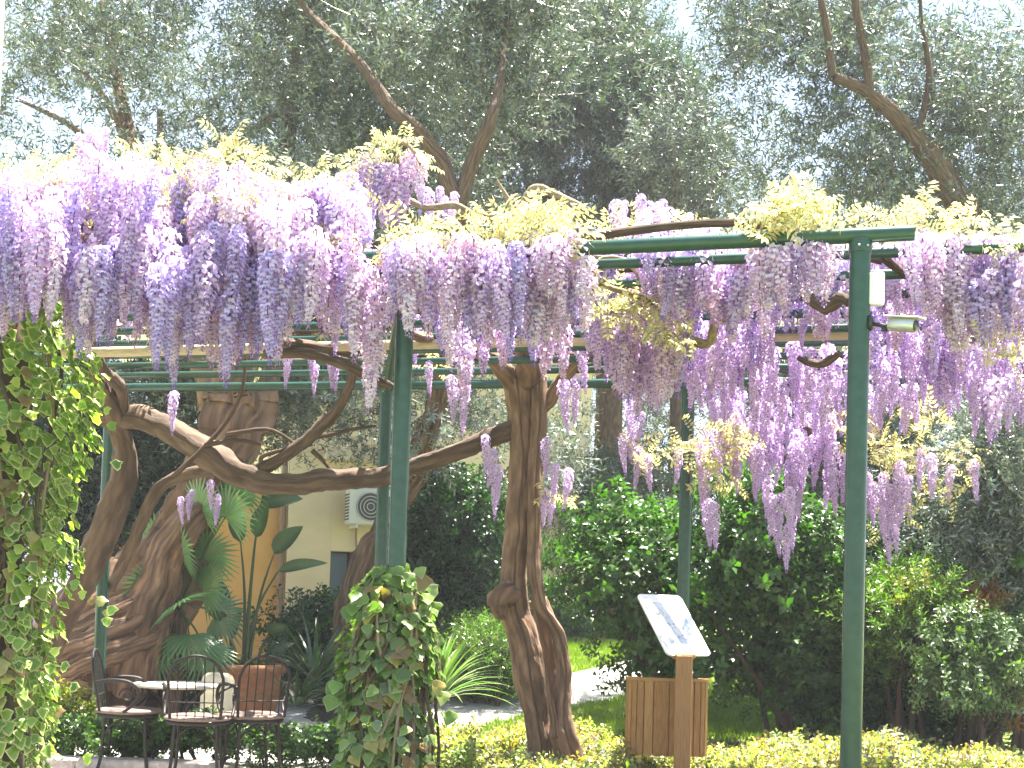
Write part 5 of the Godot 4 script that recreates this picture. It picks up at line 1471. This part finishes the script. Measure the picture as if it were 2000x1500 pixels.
	for k in 5900:
		var q := Vector3(rng.randf_range(-0.75, 5.4), 0.0, -11.35 + 2.2 * rng.randf())
		if q.z > -9.9 and q.x > 0.95 and q.x < 1.55: q.z -= 0.7
		if sin(q.x * 3.1 + 2.0) * sin(q.z * 4.3 + q.x) > 0.72 and rng.randf() < 0.8: continue
		var mound := 0.08 + 0.08 * sin(q.x * 2.3 + 1.0) + 0.05 * sin(q.x * 7.0 + q.z * 3.0)
		q.y = maxf(mound + 0.06, 0.06) * pow(rng.randf(), 0.45)
		xf.append(grow(q, Vector3.UP + rv() * 0.9, rng.randf_range(0.7, 1.15)))
		var f := rng.randf_range(0.7, 1.3)
		if q.x > -0.15 and q.x < 0.75 and q.z > -10.3: xf[xf.size() - 1].origin.y *= 0.25
		cols.append(Color(f * rng.randf_range(0.85, 1.25), f * rng.randf_range(0.85, 1.0), f * rng.randf_range(0.7, 1.8)) if rng.randf() > 0.12 else Color(0.9, 0.55, 0.6))
	scatter(gc, "sprig", "foliage", vs, xf, cols, 200)
	# strap-leaved plants
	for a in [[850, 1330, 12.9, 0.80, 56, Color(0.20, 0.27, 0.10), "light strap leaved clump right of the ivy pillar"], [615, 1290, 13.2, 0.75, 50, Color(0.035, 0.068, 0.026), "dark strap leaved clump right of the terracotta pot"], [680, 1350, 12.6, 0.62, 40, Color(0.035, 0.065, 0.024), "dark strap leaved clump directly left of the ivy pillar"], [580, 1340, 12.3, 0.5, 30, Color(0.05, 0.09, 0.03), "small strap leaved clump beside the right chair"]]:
		var base := P(a[0], a[1] + 40, a[2])
		base.y = maxf(base.y, 0.05)
		var st := thing("strap_leaf_plant", a[6], "plant", base, "strap leaved plants")
		for k in a[4]:
			var an := rng.randf() * TAU
			var o := Vector3(cos(an), 0, sin(an))
			var b := MB.new()
			var el := rng.randf_range(0.35, 1.35)
			var d := (o * cos(el) + Vector3.UP * sin(el)).normalized()
			var q := base + o * 0.03
			var sd := o.cross(Vector3.UP)
			var prev := []
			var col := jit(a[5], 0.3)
			for j in 7:
				var w := 0.02 * (1.0 - pow(j / 6.0, 2.5)) + 0.001
				var row := [b.p(q + sd * w + Vector3.UP * w * 0.4, col), b.p(q, col), b.p(q - sd * w + Vector3.UP * w * 0.4, col)]
				if prev:
					b.q(prev[0], row[0], row[1], prev[1])
					b.q(prev[1], row[1], row[2], prev[2])
				prev = row
				q += d * a[3] / 6.0
				d = (d + Vector3.DOWN * 0.17).normalized()
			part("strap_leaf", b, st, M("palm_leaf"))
	build_palms()

func build_palms() -> void:
	# [crown px, py, depth, fronds, label, list of frond centres]
	var pals := [[350, 1190, 12.7, "fan palm with blue green fronds between olive trunk and orange wall", [[385, 1000, 0.42], [440, 1010, 0.40], [350, 1085, 0.42], [400, 1090, 0.40], [395, 1150, 0.42], [350, 1180, 0.40], [420, 1200, 0.42], [370, 1240, 0.42], [330, 1240, 0.38], [400, 1270, 0.36], [300, 1150, 0.36], [310, 1060, 0.36], [460, 960, 0.4], [300, 1270, 0.38]]], [270, 1350, 13.4, "low dark fan palm under the round table top", [[260, 1310, 0.36], [310, 1320, 0.36], [350, 1310, 0.34], [240, 1350, 0.34], [300, 1370, 0.34], [340, 1360, 0.34]]]]
	for a in pals:
		var c := P(a[0], a[1], a[2])
		var t := thing("fan_palm", a[3], "palm", Vector3(c.x, 0, c.z))
		limb3("trunk", t, [Vector3(c.x - 0.05, 0, c.z), Vector3(c.x - 0.02, c.y * 0.6, c.z), Vector3(c.x, c.y - 0.05, c.z)], [0.12, 0.10, 0.08], "tree_bark", 0.15, 6, 14)
		for f in a[4]:
			var q := P(f[0], f[1], a[2] - rng.randf_range(-0.25, 0.45))
			var dir := (q - c).normalized()
			var b := MB.new()
			b.tube(smooth([c, c.lerp(q, 0.6) + Vector3.UP * 0.05, q], 4), smooth([0.014, 0.010, 0.008], 4), 6, Color(0.10, 0.15, 0.05), false)
			var fr := part("petiole", b, t, M("palm_leaf"))
			var axis := (dir + Vector3(0, 0.15, 0.35)).normalized()
			var nrm := (Vector3(0, 0.7, 1.0) + rv() * 0.4)
			nrm = (nrm - axis * nrm.dot(axis)).normalized()
			var sd := axis.cross(nrm)
			var l := MB.new()
			var tint := rng.randf_range(0.8, 1.3)
			for k in 25:
				var an := lerpf(-2.0, 2.0, k / 24.0)
				var d := (axis * cos(an) + sd * sin(an) - nrm * 0.12).normalized()
				var r: float = f[2] * (0.75 + 0.25 * cos(an * 0.8)) * rng.randf_range(0.92, 1.08)
				var e := d.cross(nrm).normalized()
				var col := jit(Color(0.16, 0.27, 0.12) * tint, 0.15)
				var p0 := l.p(q, col)
				var m1 := q + d * r * 0.55
				var m2 := q + d * r - nrm * r * 0.02 + Vector3.DOWN * r * 0.16
				var l1 := l.p(m1 + e * 0.017 - nrm * 0.006, col)
				var c1 := l.p(m1 + nrm * 0.006, col)
				var r1 := l.p(m1 - e * 0.017 - nrm * 0.006, col)
				var tp := l.p(m2, col)
				l.t(p0, l1, c1); l.t(p0, c1, r1); l.t(l1, tp, c1); l.t(c1, tp, r1)
			part("fan_blade", l, fr, M("palm_leaf"))

# ------------------------------------------------------------------ start
func _ready() -> void:
	rng.seed = 20240419
	cam_basis = Basis(Vector3.RIGHT, deg_to_rad(PITCH)) * Basis(Vector3.BACK, deg_to_rad(ROLL))
	var cam := Camera3D.new()
	cam.name = "camera"
	add_child(cam)
	cam.transform = Transform3D(cam_basis, Vector3(0, EYE, 0))
	var near := 0.1
	cam.set_frustum(1500.0 / F * near, Vector2(0, (CY - 750.0) / F * near), near, 900.0)
	cam.current = true
	var sky := ProceduralSkyMaterial.new()
	sky.sky_top_color = Color(0.62, 0.73, 0.88)
	sky.sky_horizon_color = Color(0.88, 0.92, 0.95)
	sky.sky_curve = 0.18
	sky.sky_energy_multiplier = 0.58
	sky.ground_bottom_color = Color(0.16, 0.15, 0.12)
	sky.ground_horizon_color = Color(0.36, 0.37, 0.34)
	sky.sun_angle_max = 30.0
	var env := Environment.new()
	env.background_mode = Environment.BG_SKY
	env.sky = Sky.new()
	env.sky.sky_material = sky
	env.tonemap_mode = Environment.TONE_MAPPER_LINEAR
	env.tonemap_exposure = 7.6
	env.fog_enabled = true
	env.fog_density = 0.0012
	env.fog_light_color = Color(0.97, 0.98, 1.0)
	env.sdfgi_enabled = true
	env.ssao_enabled = true
	env.ssil_enabled = true
	var we := WorldEnvironment.new()
	we.name = "environment"
	we.environment = env
	add_child(we)
	var sun := DirectionalLight3D.new()
	sun.name = "sun"
	sun.light_energy = 1.6
	sun.light_color = Color(1.0, 0.97, 0.92)
	sun.light_angular_distance = 0.5
	sun.shadow_enabled = true
	var el := deg_to_rad(71.0)
	var az := deg_to_rad(40.0)
	sun.basis = Basis.looking_at(-Vector3(sin(az) * cos(el), sin(el), -cos(az) * cos(el)), Vector3.UP)
	add_child(sun)
	make_materials()
	build_ground()
	build_house()
	build_pergola()
	build_fittings()
	build_trees()
	build_wisteria()
	build_ivy()
	build_shrubs()
	build_furniture()
